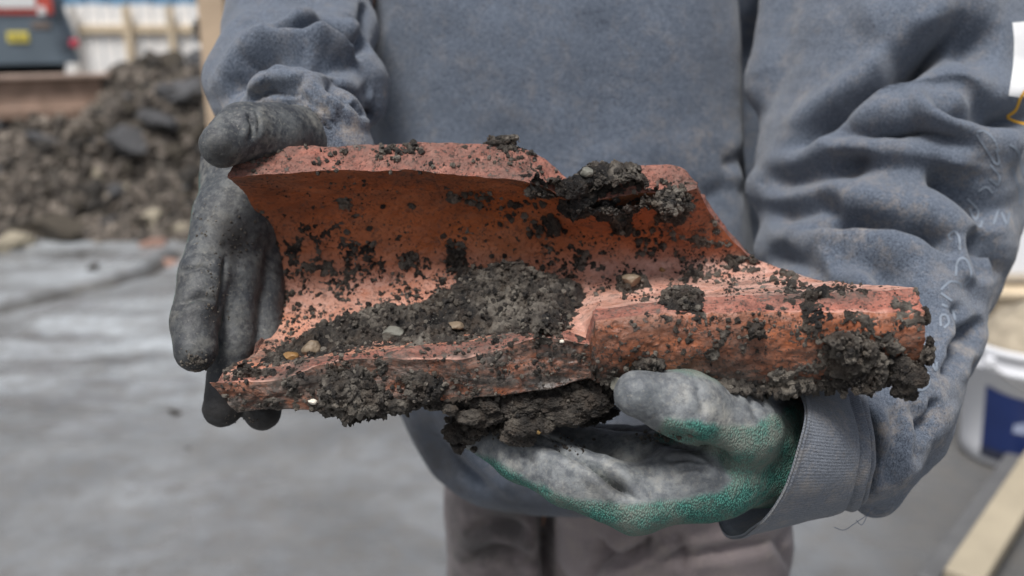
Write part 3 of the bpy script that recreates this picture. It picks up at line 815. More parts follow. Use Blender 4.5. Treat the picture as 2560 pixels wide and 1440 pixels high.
inner = toW(strip_cr(['R1', 'R2', 'R3', 'R4', 'R5', 'R6', 'R7'], NI))
lip = toW(strip_lin('R7', 'R8', 26))
_f = strip_lin('R8', 'R9', 56); _t = np.linspace(0, 1, 56)[None]; _f[..., 2] += (-.0045*np.sin(np.pi*_t**.8)+.010*_t**2)*(_f[..., 0] > 1487); front = toW(_f)
RR['R9'][:, 2] += .010*(RR['R9'][:, 0] > 1487)
back = toW(strip_cr(['R9', 'R10', 'R11', 'R12', 'R13', 'R0'], NI-56+1))
top = toW(strip_lin('R0', 'R1', 30))
outer = np.concatenate([front, back[:, 1:]], 1)[:, ::-1]      # from R0 side to R8 side, matches inner order
def endcap(i):
    t = np.linspace(0, 1, 14)[None, :, None]; return inner[i][:, None]*(1-t)+outer[i][:, None]*t
VS, FS, FR, AM = [], [], [], []
def add_strip(G, frac, amp, flip):
    off = sum(len(v) for v in VS); nu, nv = G.shape[:2]
    VS.append(G.reshape(-1, 3)); FS.append(grid_faces(nu, nv, off, flip)); FR.append(np.broadcast_to(frac, (nu, nv)).ravel()); AM.append(np.broadcast_to(amp, (nu, nv)).ravel())
ba = .0006
def prof(n, a): v = np.linspace(0, 1, n); return ba+a*np.sin(np.pi*v)
add_strip(inner, 0.0, ba, False); add_strip(lip, 1.0, prof(26, .0022)[None], False)
add_strip(outer[:, ::-1], np.concatenate([np.linspace(.12, .05, 56), np.zeros(NI-56)])[None], np.concatenate([prof(56, .0016), np.full(NI-56, ba)])[None], False)
add_strip(top, 1.0, prof(30, .0020)[None], False)
add_strip(endcap(0), 1.0, prof(14, .0030)[None], False); add_strip(endcap(-1), 1.0, prof(14, .0025)[None], True)
PV = np.concatenate(VS); PF = np.concatenate(FS); PFr = np.concatenate(FR); PA = np.concatenate(AM)
jag = vfbm(PV, 34, 4, 60)*.0022; jag2 = vfbm(PV, 120, 4, 80)
px, py, dd = proj(PV)
edge_w = np.clip(sstep(760, 660, px)+sstep(1700, 1760, px)*(py < 720)*0+PFr, 0, 1)
PV = PV+jag+jag2*PA[:, None]
# ragged horizontal layering of the broken front face on the left of the shoulder
fl = (px < 1486) & (py > 840) & (dd < .605)
PV[fl] += (np.array([0, -1, 0])*(.0040*fbm(PV[fl]*np.array([.6, 1, 1.3]), 55, 4, 91))[:, None])
px, py, dd = proj(PV)
pink = sstep(1300, 1650, px)*sstep(590, 690, py)+.58*sstep(640, 760, py)
dirt = .38+.35*sstep(.0, .4, fbm(PV, 14, 3, 70))+.35*((px > 1480) & (py > 790))+.9*((py > 850) & (px < 1490))*(.5+sstep(-.2, .3, fbm(PV, 40, 3, 77)))+.35*sstep(850, 960, py)+.30*sstep(520, 450, py)*(1-PFr)+.35*PFr
pink = pink*(np.arange(len(PV)) < NS*(NI+26))
PN = vnormals(PV, PF)
isfront = (np.arange(len(PV)) >= NS*(NI+26)) & (np.arange(len(PV)) < NS*(NI+26+NI))
film = isfront*(py > 780)*np.where(px < 1486, 1.0, .55+.45*sstep(860, 950, py))+.45*PFr*(py < 520)+.30*(np.arange(len(PV)) < NS*NI)*(sstep(560, 440, py)+.4*sstep(.0, .4, fbm(PV, 20, 3, 99)))+.35*((px < 1486) & (py > 830) & (PFr > .5))
idx_ = np.arange(len(PV)); isl = (idx_ >= NS*NI) & (idx_ < NS*(NI+26)); vv = ((idx_-NS*NI) % 26)/25
edge = isl*sstep(.80, .97, vv)*sstep(-.15, .15, fbm(PV, 40, 3, 123))
cN = PV[:NS*NI].reshape(NS, NI, 3)
ctr = W(1300, 650, .62)
if ((CAM-PV[NS//2*NI+NI//2])@PN[NS//2*NI+NI//2]) < 0: PF = PF[:, ::-1].copy(); PN = -PN
proot = empty('pipe_fragment', tuple(W(1400, 1000, .60)), 'broken red clay sewer pipe fragment caked with soil held in both gloved hands', 'clay pipe')
mk('pipe_wall', PV, PF, TERRA, proot, attrs={'frac': PFr, 'pink': np.clip(pink, 0, 1), 'dirt': np.clip(dirt, 0, 1), 'film': np.clip(film, 0, 1), 'edge': edge})
bvh = BVHTree.FromPolygons([tuple(v) for v in PV], [tuple(int(i) for i in f) for f in PF])

# ---- soil crust: the pipe's own surface lifted where soil sticks
def hh(px, py, V):
    wob = 16*fbm(V, 60, 4, 31)+9*fbm(V, 190, 3, 32)
    H = np.full(px.shape, -1.0)
    for poly, h, ramp in CRUST:
        s_ = poly_sd(px, py, poly)+wob
        H = np.maximum(H, np.where(s_ > -ramp, (sstep(0, ramp, s_)*h+np.clip(s_, -ramp, 0)*.0002), -1))
    lowm = .5+.5*fbm(V, 16, 3, 611); nz = fbm(V, 75, 5, 612, .6)+.35*fbm(V, 220, 3, 613)
    dens = np.where((py < 560) & (px < 1320), .10, .0)+np.where(px > 1480, -.02, 0)-.07*((py > 900) | ((px > 1480) & (py > 780)))+.06*((py > 850) & (px < 1490))+.25*((px < 660) & (py > 925))
    thin = nz*.55+lowm*.55-.485-dens
    H = np.maximum(H, np.where(thin > 0, np.clip(thin*.012, 0, .0011)+.00015, -1))
    return H
CRUST = [
 ([(585, 940), (640, 905), (690, 862), (800, 822), (880, 800), (905, 765), (1000, 770), (1080, 735), (1130, 705), (1112, 625), (1150, 618), (1200, 668), (1290, 655), (1360, 668), (1470, 735), (1445, 790), (1405, 850), (1300, 842), (1100, 862), (950, 866), (850, 885), (700, 915)], .020, 70),
 ([(1320, 448), (1420, 455), (1480, 420), (1600, 420), (1612, 480), (1700, 475), (1735, 500), (1700, 545), (1650, 555), (1625, 500), (1560, 530), (1575, 590), (1530, 585), (1510, 530), (1430, 530), (1400, 495), (1330, 492)], .011, 26),
 ([(1350, 540), (1400, 545), (1405, 585), (1370, 595)], .006, 14),
 ([(1200, 362), (1300, 352), (1320, 372), (1240, 384)], .002, 12),
 ([(1115, 470), (1160, 500), (1150, 520), (1120, 500)], .0022, 8),
 ([(840, 500), (880, 495), (880, 515), (850, 518)], .0022, 8),
 ([(530, 925), (700, 918), (690, 945), (620, 950)], .004, 14),
 ([(780, 1000), (860, 965), (960, 985), (1100, 995), (1300, 985), (1480, 965), (1480, 1000), (1000, 1040), (820, 1040)], .0035, 18),
 ([(800, 935), (900, 905), (950, 950), (985, 990), (960, 1036), (860, 1040), (790, 1000)], .012, 36),
 ([(1000, 930), (1060, 925), (1120, 960), (1100, 1010), (1010, 1010)], .008, 30),
 ([(1490, 945), (1700, 948), (1900, 952), (2100, 945), (2290, 915), (2310, 960), (2100, 990), (1700, 985), (1490, 975)], .006, 14),
 ([(2040, 835), (2110, 820), (2190, 850), (2230, 900), (2200, 945), (2110, 950), (2070, 910)], .009, 26),
 ([(2200, 850), (2250, 845), (2260, 880), (2210, 890)], .006, 14),
 ([(1855, 815), (1905, 812), (1915, 845), (1870, 850)], .005, 12),
 ([(1565, 905), (1620, 885), (1670, 900), (1650, 935), (1570, 935)], .007, 16),
 ([(1650, 745), (1700, 715), (1765, 745), (1740, 775), (1660, 772)], .006, 16),
 ([(1535, 700), (1600, 690), (1630, 720), (1560, 745)], .007, 14),
 ([(1995, 735), (2060, 722), (2080, 745), (2010, 760)], .004, 12),
 ([(1330, 828), (1390, 828), (1385, 862), (1340, 866)], .007, 16),
 ([(1700, 590), (1790, 600), (1840, 610), (1800, 625), (1730, 615)], .0022, 8),
 ([(1420, 630), (1470, 640), (1480, 660), (1440, 665)], .003, 8),
 ([(1570, 560), (1600, 590), (1580, 600)], .003, 8),
]
front_ok = (PN*(CAM-PV)).sum(1) > -0.004
H = hh(px, py, PV); H = np.where(front_ok, H, -1)
act = H > 0
rid = 1-2*np.abs(fbm(PV, 75, 4, 47, .6)); fine = (.0050*fbm(PV, 110, 5, 44, .65)+.0035*rid*rid-.0015+.0016*np.abs(fbm(PV, 420, 3, 45)))*sstep(.0, .006, H)
up = PN*.8+np.where(py[:, None] > 925, np.array([[0, -.2, -.1]]), np.array([[0, -.1, .35]])); up /= np.linalg.norm(up, axis=1, keepdims=True)
CV = PV+up*(H*(1+.70*fbm(PV, 40, 4, 46))+fine)[:, None]-PN*.0004
fm = act[PF].any(1)
use = np.unique(PF[fm]); remap = -np.ones(len(PV), int); remap[use] = np.arange(len(use))
CV2 = CV[use]; CV2[H[use] <= 0] = PV[use][H[use] <= 0]-PN[use][H[use] <= 0]*.001
CF = remap[PF[fm]]
upx, upy = px[use], py[use]
wetdark = np.exp(-(((upx-1450)/90)**2+((upy-490)/50)**2))+np.exp(-(((upx-1180)/120)**2+((upy-700)/70)**2))*.6
greyer = np.exp(-(((upx-1240)/90)**2+((upy-790)/45)**2))+np.exp(-(((upx-880)/100)**2+((upy-970)/60)**2))
tone = np.clip(.46+.9*fbm(CV2, 30, 5, 50)+.7*fbm(CV2, 150, 4, 52)-.45*wetdark+.16*greyer, 0, 1)
cr_o = mk('soil_crust', CV2, CF, SOIL, proot, attrs={'tone': tone}); cr_o['kind'] = 'stuff'
sb_ = cr_o.modifiers.new('fine', 'SUBSURF'); sb_.subdivision_type = 'SIMPLE'; sb_.levels = 1; sb_.render_levels = 1
tx = bpy.data.textures.new('soil_grain', 'CLOUDS'); tx.noise_scale = .0034; tx.noise_depth = 3
dm_ = cr_o.modifiers.new('grain', 'DISPLACE'); dm_.texture = tx; dm_.strength = .0046; dm_.mid_level = .5; dm_.texture_coords = 'LOCAL'
bvh2 = BVHTree.FromPolygons([tuple(v) for v in CV2], [tuple(int(i) for i in f) for f in CF])
def hit(px, py):
    o = Vector(CAM); dr = Vector(W(px, py, 1.0)-CAM).normalized()
    a = bvh.ray_cast(o, dr); b_ = bvh2.ray_cast(o, dr)
    if b_[0] is not None and (a[0] is None or b_[3] < a[3]): a = b_
    if a[0] is None: return None
    n = a[1]
    if n.dot(dr) > 0: n = -n
    return np.array(a[0]), np.array(n)
# ---- crumbs of soil, thousands, in one piece
class Crumbs:
    def __init__(s): s.V = []; s.F = []; s.T = []; s.n = 0
    def add(s, c, r, tone, sub=1):
        V, F = ICO[sub]
        M = rotm(); sc = r*rng.uniform(.65, 1.25, 3)
        V = (V*(1+.34*rng.uniform(-1, 1, (len(V), 1))))*sc@M.T+c
        s.V.append(V); s.F.append(F+s.n); s.T.append(np.full(len(V), tone)); s.n += len(V)
    def build(s, name, m, parent, kind='stuff'):
        o = mk(name, np.concatenate(s.V), np.concatenate(s.F), m, parent, False, attrs={'tone': np.concatenate(s.T)})
        o['kind'] = kind; return o
CR = Crumbs()
def scatter(poly, n, rmin, rmax, lift=0.0, tone=(.1, .9), power=2.2, sub=1, cl=None):
    P = np.array(poly, float); lo, hi = P.min(0), P.max(0)
    Q = rng.uniform(lo, hi, (n*4, 2)); Q = Q[poly_sd(Q[:, 0], Q[:, 1], poly)+14*rng.normal(size=len(Q))*.5 > 0][:n]
    if cl is not None:
        ns = fbm(np.stack([Q[:, 0]/38, Q[:, 1]/30, 0*Q[:, 0]], -1), 1.0, 4, 5)
        Q = Q[ns+rng.normal(size=len(Q))*.10 > cl]
    for q in Q:
        h_ = hit(*q)
        if h_ is None: continue
        r = rmin+(rmax-rmin)*rng.uniform()**power
        c = h_[0]+h_[1]*(r*.35+lift*rng.uniform())
        t = rng.uniform(*tone)
        dk = math.exp(-(((q[0]-1450)/90)**2+((q[1]-490)/55)**2))
        CR.add(c, r, max(0, t-.5*dk), sub if r > .0018 else (1 if r > .0008 else 0))
big = [(poly, h, rp) for poly, h, rp in CRUST]
for (poly, h, rp) in big:
    P = np.array(poly, float); area = .5*abs(np.dot(P[:, 0], np.roll(P[:, 1], 1))-np.dot(P[:, 1], np.roll(P[:, 0], 1)))
    scatter(poly, int(area/70), .0003, .0022 if h > .005 else .0012, .0, power=4.0, tone=(.05, 1.0), sub=2)
# loose specks over the clay
INT = [(640, 450), (900, 440), (1320, 460), (1500, 520), (1730, 480), (1880, 640), (2280, 730), (1500, 770), (1400, 850), (660, 930), (665, 640)]
scatter(INT, 5200, .00020, .0008, 0, power=3, cl=.02)
scatter(INT, 900, .0006, .0024, 0, power=3.5, sub=2, cl=.16)
scatter([(670, 640), (1130, 640), (1120, 740), (900, 790), (665, 880)], 2600, .00025, .0014, 0, power=3, cl=.0)
scatter([(1250, 600), (1900, 640), (2250, 720), (1500, 760), (1460, 720)], 2400, .00025, .0014, 0, power=3, cl=.05)
scatter([(600, 375), (1320, 365), (1420, 450), (1320, 440), (1000, 420), (580, 435)], 900, .0003, .0018, 0, power=3.5, cl=.08)
scatter([(1490, 780), (2310, 740), (2310, 930), (1490, 950)], 1100, .0003, .0016, 0, power=3.5, cl=.1)
scatter([(530, 940), (900, 880), (1480, 850), (1480, 950), (1000, 1010), (600, 1030)], 2800, .0003, .0017, 0, power=3.5, cl=.05)
for (cx, cy, rx, ry, n) in [(1140, 640, 25, 40, 60), (1300, 520, 60, 30, 40), (1190, 500, 40, 25, 50), (1460, 640, 20, 15, 30), (1640, 600, 50, 40, 60), (1350, 570, 30, 20, 40), (1680, 500, 40, 50, 160), (1860, 660, 40, 20, 60), (1970, 700, 40, 20, 50), (1750, 690, 50, 25, 70), (900, 640, 40, 40, 50), (1020, 650, 30, 18, 40), (640, 380, 50, 12, 30), (1000, 380, 60, 20, 80)]:
    scatter([(cx-rx, cy-ry), (cx+rx, cy-ry), (cx+rx, cy+ry), (cx-rx, cy+ry)], n, .0005, .0026, .0005, power=2)
# crumbly lumps hanging under the pipe
def lump(c, rad, n, rmin=.0004, rmax=.0030, tone=(.05, .95), core=True):
    n = int(n*1.6)
    c = np.array(c); rad = np.array(rad)
    if core:
        for k in range(max(4, n//110)):
            o = rng.normal(size=3)*rad*.42; V, F = ICO[4]; rr_ = rad*rng.uniform(.42, .62); sd_ = int(rng.integers(999))
            V = V*(1+.60*fbm(V+sd_, 1.7, 7, sd_, .74)[:, None])*rr_+c+o
            CR.V.append(V); CR.F.append(F+CR.n); CR.T.append(np.clip(tone[0]+(tone[1]-tone[0])*(.42+.5*fbm(V, 120, 3, 5)), 0, 1)); CR.n += len(V)
    for k in range(int(n*.35)):
        v = rng.normal(size=3); v /= np.linalg.norm(v); rr = rng.uniform(.55, 1.0)
        r = rmin+(rmax-rmin)*rng.uniform()**5
        CR.add(c+v*rad*rr*.92, r, rng.uniform(*tone), 2 if r > .0018 else 1)
lump(W(1200, 1005, .600), (.020, .014, .010), 420)
lump(W(1300, 1015, .600), (.020, .014, .013), 700)
lump(W(1350, 1040, .605), (.016, .012, .011), 500)
lump(W(1420, 1000, .600), (.022, .012, .011), 600)
lump(W(1500, 985, .602), (.016, .014, .010), 360, tone=(.1, .5))
lump(W(1470, 1030, .635), (.016, .020, .008), 200, tone=(0, .3))
lump(W(1110, 1000, .597), (.012, .010, .006), 220)
lump(W(900, 1005, .595), (.016, .008, .007), 260)
lump(W(1260, 352, .660), (.012, .008, .004), 180)
lump(W(2150, 960, .566), (.012, .008, .005), 260)
lump(W(2270, 930, .562), (.012, .010, .010), 380)
lump(W(2258, 972, .566), (.006, .006, .006), 160)
lump(W(2318, 880, .556), (.003, .004, .008), 90)
lump(W(2318, 785, .556), (.002, .003, .006), 50)
lump(W(2100, 890, .562), (.012, .005, .010), 200, tone=(.4, .8))
lump(W(1500, 425, .655), (.012, .008, .006), 260)
lump(W(1560, 430, .655), (.012, .008, .005), 240)
lump(W(1455, 478, .644), (.015, .009, .012), 520, tone=(0, .25))
lump(W(1515, 480, .648), (.014, .008, .010), 420, tone=(0, .3))
lump(W(1590, 462, .652), (.012, .006, .007), 300)
lump(W(1685, 505, .662), (.012, .006, .011), 340)
lump(W(1665, 535, .668), (.008, .005, .006), 160)
lump(W(1370, 470, .645), (.010, .006, .006), 200)
lump(W(1680, 500, .655), (.010, .006, .007), 240)
for (lx, ly) in ((1110, 1000), (1165, 990), (1225, 982), (1285, 978), (1345, 974), (1400, 968), (1455, 962), (1500, 968)):
    lump(W(lx, ly, .598), (.011, .010, .0075), 260, tone=(.05, .8))
lump(W(1440, 508, .652), (.013, .008, .010), 260, tone=(0, .3))
lump(W(1500, 505, .658), (.012, .007, .009), 260, tone=(0, .35))
lump(W(1560, 545, .672), (.006, .004, .010), 120, tone=(.1, .5))
lump(W(1385, 565, .680), (.005, .004, .007), 120, tone=(.2, .6))
lump(W(1340, 470, .648), (.007, .006, .006), 150)
lump(W(1140, 645, .699), (.005, .003, .006), 120, tone=(0, .4))
lump(W(1170, 685, .697), (.008, .004, .006), 160, tone=(0, .5))
lump(W(1240, 710, .690), (.016, .008, .009), 260, tone=(0, .5))
lump(W(1370, 720, .688), (.018, .008, .009), 260, tone=(.2, .8))
CR.build('soil_crumbs', SOIL, proot)

# ---- pebbles lying in the soil
def pebble(px, py, rx, rz, m, label, seed, cat='pebble', name='pebble', off=0.2):
    h_ = hit(px, py)
    if h_ is None: return
    c = h_[0]+np.array([0, -1, .3])*rz*off
    V, F = stone_verts(3, seed, (rx, rx*.8, rz), .3)
    o = mk(name, V+c, F, m, None, True, origin=c); tag(o, label, cat); return o
pebble(985, 838, .0080, .0065, STONE_G, 'largest pale grey brown pebble set in the soil of the trough', 5, off=.5)
pebble(781, 872, .0072, .0064, STONE_T, 'rough brown pebble left of the largest pale one in the trough', 6, off=.6)
pebble(728, 890, .0052, .0026, STONE_O, 'flat orange brown pebble at the left end of the trough', 7, off=.6)
pebble(783, 1004, .0032, .0020, STONE_W, 'white stone chip stuck on the front lip of the pipe at lower left', 8, off=.6)
pebble(1140, 815, .0060, .0032, STONE_T, 'brown pebble half buried in the middle of the soil heap', 9, off=.4)
pebble(1578, 700, .0075, .0048, STONE_T, 'yellowish rough pebble where the pipe widens on the right', 12, off=.7)
pebble(1655, 674, .0021, .0021, STONE_O, 'tiny round orange pebble right of the yellowish one', 13, off=.8)
pebble(1468, 432, .0048, .0042, STONE_G, 'greenish grey pebble in the soil on the top edge of the pipe', 14, off=.5)
pebble(1545, 960, .0050, .0045, STONE_G, 'grey stone under the shoulder of the pipe beside the right thumb', 15, off=.5)
pebble(1404, 853, .0018, .0012, STONE_W, 'tiny cream chip on the lip left of the pipe shoulder', 16, off=.6)
tw = MB().tube([W(1316, 1062, .592), W(1332, 1072, .590), W(1350, 1084, .589)], [.0012, .0016, .0010], 7).build('straw_piece', STRAW, None, True, origin=W(1332, 1072, .59)); tag(tw, 'short yellow straw stalk sticking out of the soil above the right hand', 'straw')

# ------------------------------------------------------------------ the person
pr_ = empty('person', (0.07, 1.06, 0), 'person in blue grey sweatshirt and dirty work gloves holding the broken pipe', 'person')

# ---- body (mostly hidden inside the clothes)
def w3(x, y, z, r): return (np.array([x, y, z], float), r)
def wchain(*p): return [(p[i][0], p[i+1][0], p[i][1], p[i+1][1]) for i in range(len(p)-1)]
sw = W(1960, 1130, .655); sl_ = W(770, 320, .755)
el_l = W(745, 150, .90); el_r = W(2210, 760, .84)
bodyg = [
 (.05, wchain(w3(.10, 1.06, .90, .115), w3(.07, 1.08, 1.10, .11), w3(.045, 1.10, 1.33, .125), w3(.045, 1.12, 1.44, .09))),
 (.03, wchain(w3(.045, 1.12, 1.44, .06), w3(.045, 1.10, 1.56, .055))),
 (.03, wchain(w3(.045, 1.09, 1.64, .078), w3(.045, 1.08, 1.70, .085))),
 (.02, wchain(w3(.045, .995, 1.64, .012), w3(.045, .985, 1.625, .014))),
 (.015, wchain(w3(-.03, 1.10, 1.65, .015), w3(-.035, 1.11, 1.67, .018))), (.015, wchain(w3(.12, 1.10, 1.65, .015), w3(.125, 1.11, 1.67, .018))),
 (.03, wchain(w3(-.13, 1.12, 1.42, .045), (el_l, .036), (sl_, .028))),
 (.03, wchain(w3(.16, 1.12, 1.44, .045), (W(2250, -380, 1.08), .05), (W(2262, 0, .985), .05), (el_r, .040), (sw, .028))),
 (.03, wchain(w3(.035, 1.09, .86, .06), w3(.015, 1.11, .70, .055), w3(-.01, 1.10, .45, .05), w3(-.03, 1.12, .10, .042), w3(-.03, 1.02, .05, .035))),
 (.03, wchain(w3(.165, 1.03, .86, .07), w3(.175, 1.02, .70, .065), w3(.21, 1.03, .45, .05), w3(.22, 1.05, .10, .042), w3(.22, .95, .05, .035)))]
V, F = sdf_mesh(bodyg, .010, .02); body = mk('body', V, F, SKIN, pr_)
hv = sdf_mesh([(.03, wchain(w3(.045, 1.11, 1.70, .088), w3(.045, 1.13, 1.65, .08)))], .010, .01); mk('hair', hv[0], hv[1], HAIR, pr_)
for x_ in (.015, .075): 
    V, F = ICO[2]; mk('eye', V*.011+np.array([x_, 1.002, 1.665]), F, simple('eye_white', (.8, .8, .8), .2), pr_)
MB().box((.045, 1.004, 1.592), (.045, .012, .008), bev=.003).build('mouth', simple('lips', (.4, .17, .14), .5), pr_)
for x_, y_ in ((-.03, 1.04), (.22, .97)):
    V, F = sdf_mesh([(.03, wchain(w3(x_, y_+.09, .14, .062), w3(x_, y_+.08, .07, .058), w3(x_, y_-.09, .055, .048)))], .008, .01); V[:, 2] = np.maximum(V[:, 2], .012)
    mk('boot', V, F, BOOT, pr_)

# ---- trousers
def loft(rows, nth=200, nz=200, pw=2.4):
    """rows: (z, cx, cy, rx, ry)"""
    A = cr1(np.array(rows, float), nz); th = np.linspace(0, 2*np.pi, nth, endpoint=False)
    c, s_ = np.cos(th), np.sin(th); ex_ = 2/pw
    X = A[:, 1:2]+A[:, 3:4]*np.sign(c)*np.abs(c)**ex_; Y = A[:, 2:3]+A[:, 4:5]*np.sign(s_)*np.abs(s_)**ex_
    Z = np.repeat(A[:, 0:1], nth, 1); V = np.stack([X, Y, Z], -1).reshape(-1, 3)
    F = grid_faces(nz, nth, closed_v=True); return V, F
def outward(V, F):
    N = vnormals(V, F); c = V.mean(0)
    if ((V-c)*N).sum() < 0: F = F[:, ::-1].copy(); N = -N
    return F, N
tg = [(.05, wchain(w3(.10, 1.05, .95, .125), w3(.11, 1.04, .86, .13))),
      (.02, wchain(w3(.176, 1.01, .85, .134), w3(.192, 1.01, .70, .128), w3(.215, 1.03, .45, .080), w3(.22, 1.05, .12, .070))),
      (.02, wchain(w3(.030, 1.09, .85, .098), w3(.015, 1.11, .70, .096), w3(-.01, 1.10, .45, .078), w3(-.03, 1.12, .12, .070)))]
V, F = sdf_mesh(tg, .006, .02); F, N = outward(V, F)
TS = [([(1362, 1250), (1368, 1330), (1380, 1460)], 14, 14, .030, .5), ([(1480, 1370), (1560, 1400), (1620, 1370), (1640, 1330)], 10, 16, .012, .5),
      ([(1470, 1440), (1520, 1395), (1500, 1340)], 12, 10, .010, .4), ([(1640, 1400), (1800, 1390), (1960, 1350)], 9, 12, .007, .5),
      ([(1160, 1330), (1230, 1300), (1340, 1310)], 14, 14, .008, .3), ([(1160, 1400), (1240, 1370), (1350, 1390)], 14, 14, .008, .3),
      ([(1700, 1330), (1720, 1440)], 10, 10, .006, .5), ([(1990, 1300), (1950, 1370), (1990, 1440)], 12, 12, .008, .3)]
V = V+N*(1.5*strokes(V, N, TS)+.004*fbm(V, 14, 3, 23))[:, None]
tpx, tpy, _ = proj(V)
mk('trousers', V, F, TROU, pr_, attrs={'dust': .6+0*V[:, 0], 'stain': np.clip(sstep(1395, 1360, tpx)*3.0+.5*np.exp(-(((tpx-1660)/50)**2+((tpy-1370)/50)**2)), 0, 1)})

# ---- sweatshirt torso
rows = [(.812, .095, 1.00, .150, .120), (.816, .094, 1.00, .168, .138), (.84, .088, 1.00, .184, .150), (.88, .078, 1.01, .198, .155), (.93, .070, 1.02, .208, .155), (1.02, .060, 1.035, .206, .150), (1.15, .050, 1.06, .199, .145), (1.30, .043, 1.08, .194, .142), (1.40, .044, 1.10, .190, .130), (1.46, .044, 1.11, .150, .10), (1.52, .044, 1.11, .08, .075)]
V, F = loft(rows, 420, 420, 2.9)
F, N = outward(V, F)
SH = [([(1895, -40), (1895, 180), (1895, 300), (1885, 400), (1895, 520), (1905, 640)], 14, 16, .020, .4),
      ([(1800, 420), (1850, 400), (1900, 440)], 20, 20, .006, .3), ([(1760, 500), (1820, 470), (1880, 480)], 25, 25, .004, .2),
      ([(1230, 0), (1240, 200), (1260, 340)], 60, 60, -.003, 0), ([(1500, 0), (1520, 250), (1500, 400)], 70, 70, .003, 0),
      ([(1050, 1060), (1130, 1150), (1230, 1230)], 22, 30, .008, .2), ([(1120, 1050), (1180, 1150), (1300, 1240)], 26, 30, -.006, .0),
      ([(1620, 380), (1700, 470), (1850, 560)], 40, 40, .004, 0), ([(1020, 1040), (1080, 1150), (1110, 1230)], 16, 16, -.004, .1),
      ([(970, 0), (962, 200), (956, 350)], 16, 16, -.003, .2)]
V = V+N*(strokes(V, N, SH, seed=5)+.0045*fbm(V, 6, 3, 26)+.0012*fbm(V, 26, 3, 27))[:, None]
tpx, tpy, _ = proj(V)
swt = mk('sweatshirt', V, F, FAB, pr_, attrs={'dust': .25+.6*np.exp(-(((tpx-1780)/90)**2+((tpy-400)/90)**2)), 'stain': np.clip(.9*sstep(950, 1080, tpy), 0, 1)}); swt['label'] = 'blue grey sweatshirt body with a soil stained hem'

# ---- left-hand sleeve (wearer's right)
g1 = [(.03, chain((765, -420, 1.04, .078), (748, -60, .95, .066), (748, 90, .885, .061), (735, 205, .825, .062), (748, 285, .765, .051))),
      (.012, chain((592, 262, .800, .020), (583, 195, .800, .022), (640, 118, .800, .024), (740, 98, .790, .026), (838, 135, .795, .026), (893, 205, .800, .024), (905, 262, .800, .020))),
      (.010, chain((640, 245, .745, .015), (700, 215, .735, .018), (770, 250, .722, .020), (830, 305, .705, .022), (865, 380, .700, .022)))]
g1.append((.02, chain((915, -150, 1.06, .035), (915, 300, 1.04, .032))))
V, F = sdf_mesh(g1, .0026, .007); N = vnormals(V, F); F, N = outward(V, F)
LS = [([(556, 262), (580, 205), (620, 152), (672, 127), (752, 132), (840, 160), (880, 190)], 26, 12, .016, .45),
      ([(768, 52), (832, 77), (880, 110), (905, 150)], 16, 26, .016, .35), ([(670, 70), (730, 70), (800, 60)], 22, 16, .008, .2),
      ([(624, 253), (690, 238), (760, 250), (820, 290), (858, 340)], 7, 9, .0045, .5), ([(600, 268), (640, 246), (700, 226), (780, 238), (845, 290), (875, 340)], 7, 7, .003, .5),
      ([(700, 262), (760, 268), (810, 310), (838, 350)], 6, 7, .003, .4),
      ([(813, 200), (832, 230), (880, 262)], 14, 12, .009, .4), ([(640, 195), (720, 180), (800, 200)], 14, 20, .004, .1), ([(570, 60), (640, 40), (740, 20)], 24, 24, .005, .1),
      ([(600, -20), (650, 10), (760, -10), (860, 30)], 20, 26, .007, .1), ([(900, 10), (905, 80), (915, 130)], 10, 10, .008, .3), ([(880, 262), (905, 290), (930, 290)], 8, 12, .006, .4)]
V = V+N*(1.85*strokes(V, N, LS, seed=9)+.0016*fbm(V, 34, 3, 29))[:, None]
tpx, tpy, _ = proj(V)
mk('sleeve', V, F, FAB, swt, attrs={'dust': .25+.7*sstep(150, 300, tpy), 'stain': .15+0*tpx})

# ---- right-hand sleeve (wearer's left)
g2 = [(.03, chain((2250, -380, 1.06, .118), (2262, 0, .965, .120), (2262, 180, .93, .118), (2220, 430, .90, .114), (2205, 610, .865, .098), (2185, 800, .80, .074), (2165, 960, .735, .058), (2150, 1095, .69, .046))),
      (.02, chain((1900, -120, 1.24, .055), (1895, 250, 1.22, .055), (1895, 500, 1.16, .050), (1930, 700, 1.04, .040))),
      (.02, chain((1985, 20, .95, .034), (1968, 200, .935, .036), (2010, 330, .92, .030))),
      (.012, chain((1925, 470, .90, .022), (2050, 410, .85, .024), (2200, 360, .80, .026), (2340, 330, .79, .028), (2450, 380, .80, .028))),
      (.012, chain((1940, 622, .88, .020), (2040, 585, .83, .024), (2180, 560, .79, .026), (2320, 600, .775, .028), (2385, 700, .765, .026), (2350, 850, .765, .020))),
      (.014, chain((2060, 700, .80, .022), (2200, 690, .765, .026), (2300, 780, .745, .026), (2300, 950, .735, .024), (2270, 1100, .72, .022), (2190, 1225, .70, .020))),
      (.010, chain((2335, 1010, .775, .014), (2330, 900, .78, .020), (2330, 780, .785, .024))) ]
V, F = sdf_mesh(g2, .0028, .010); F, N = outward(V, F)
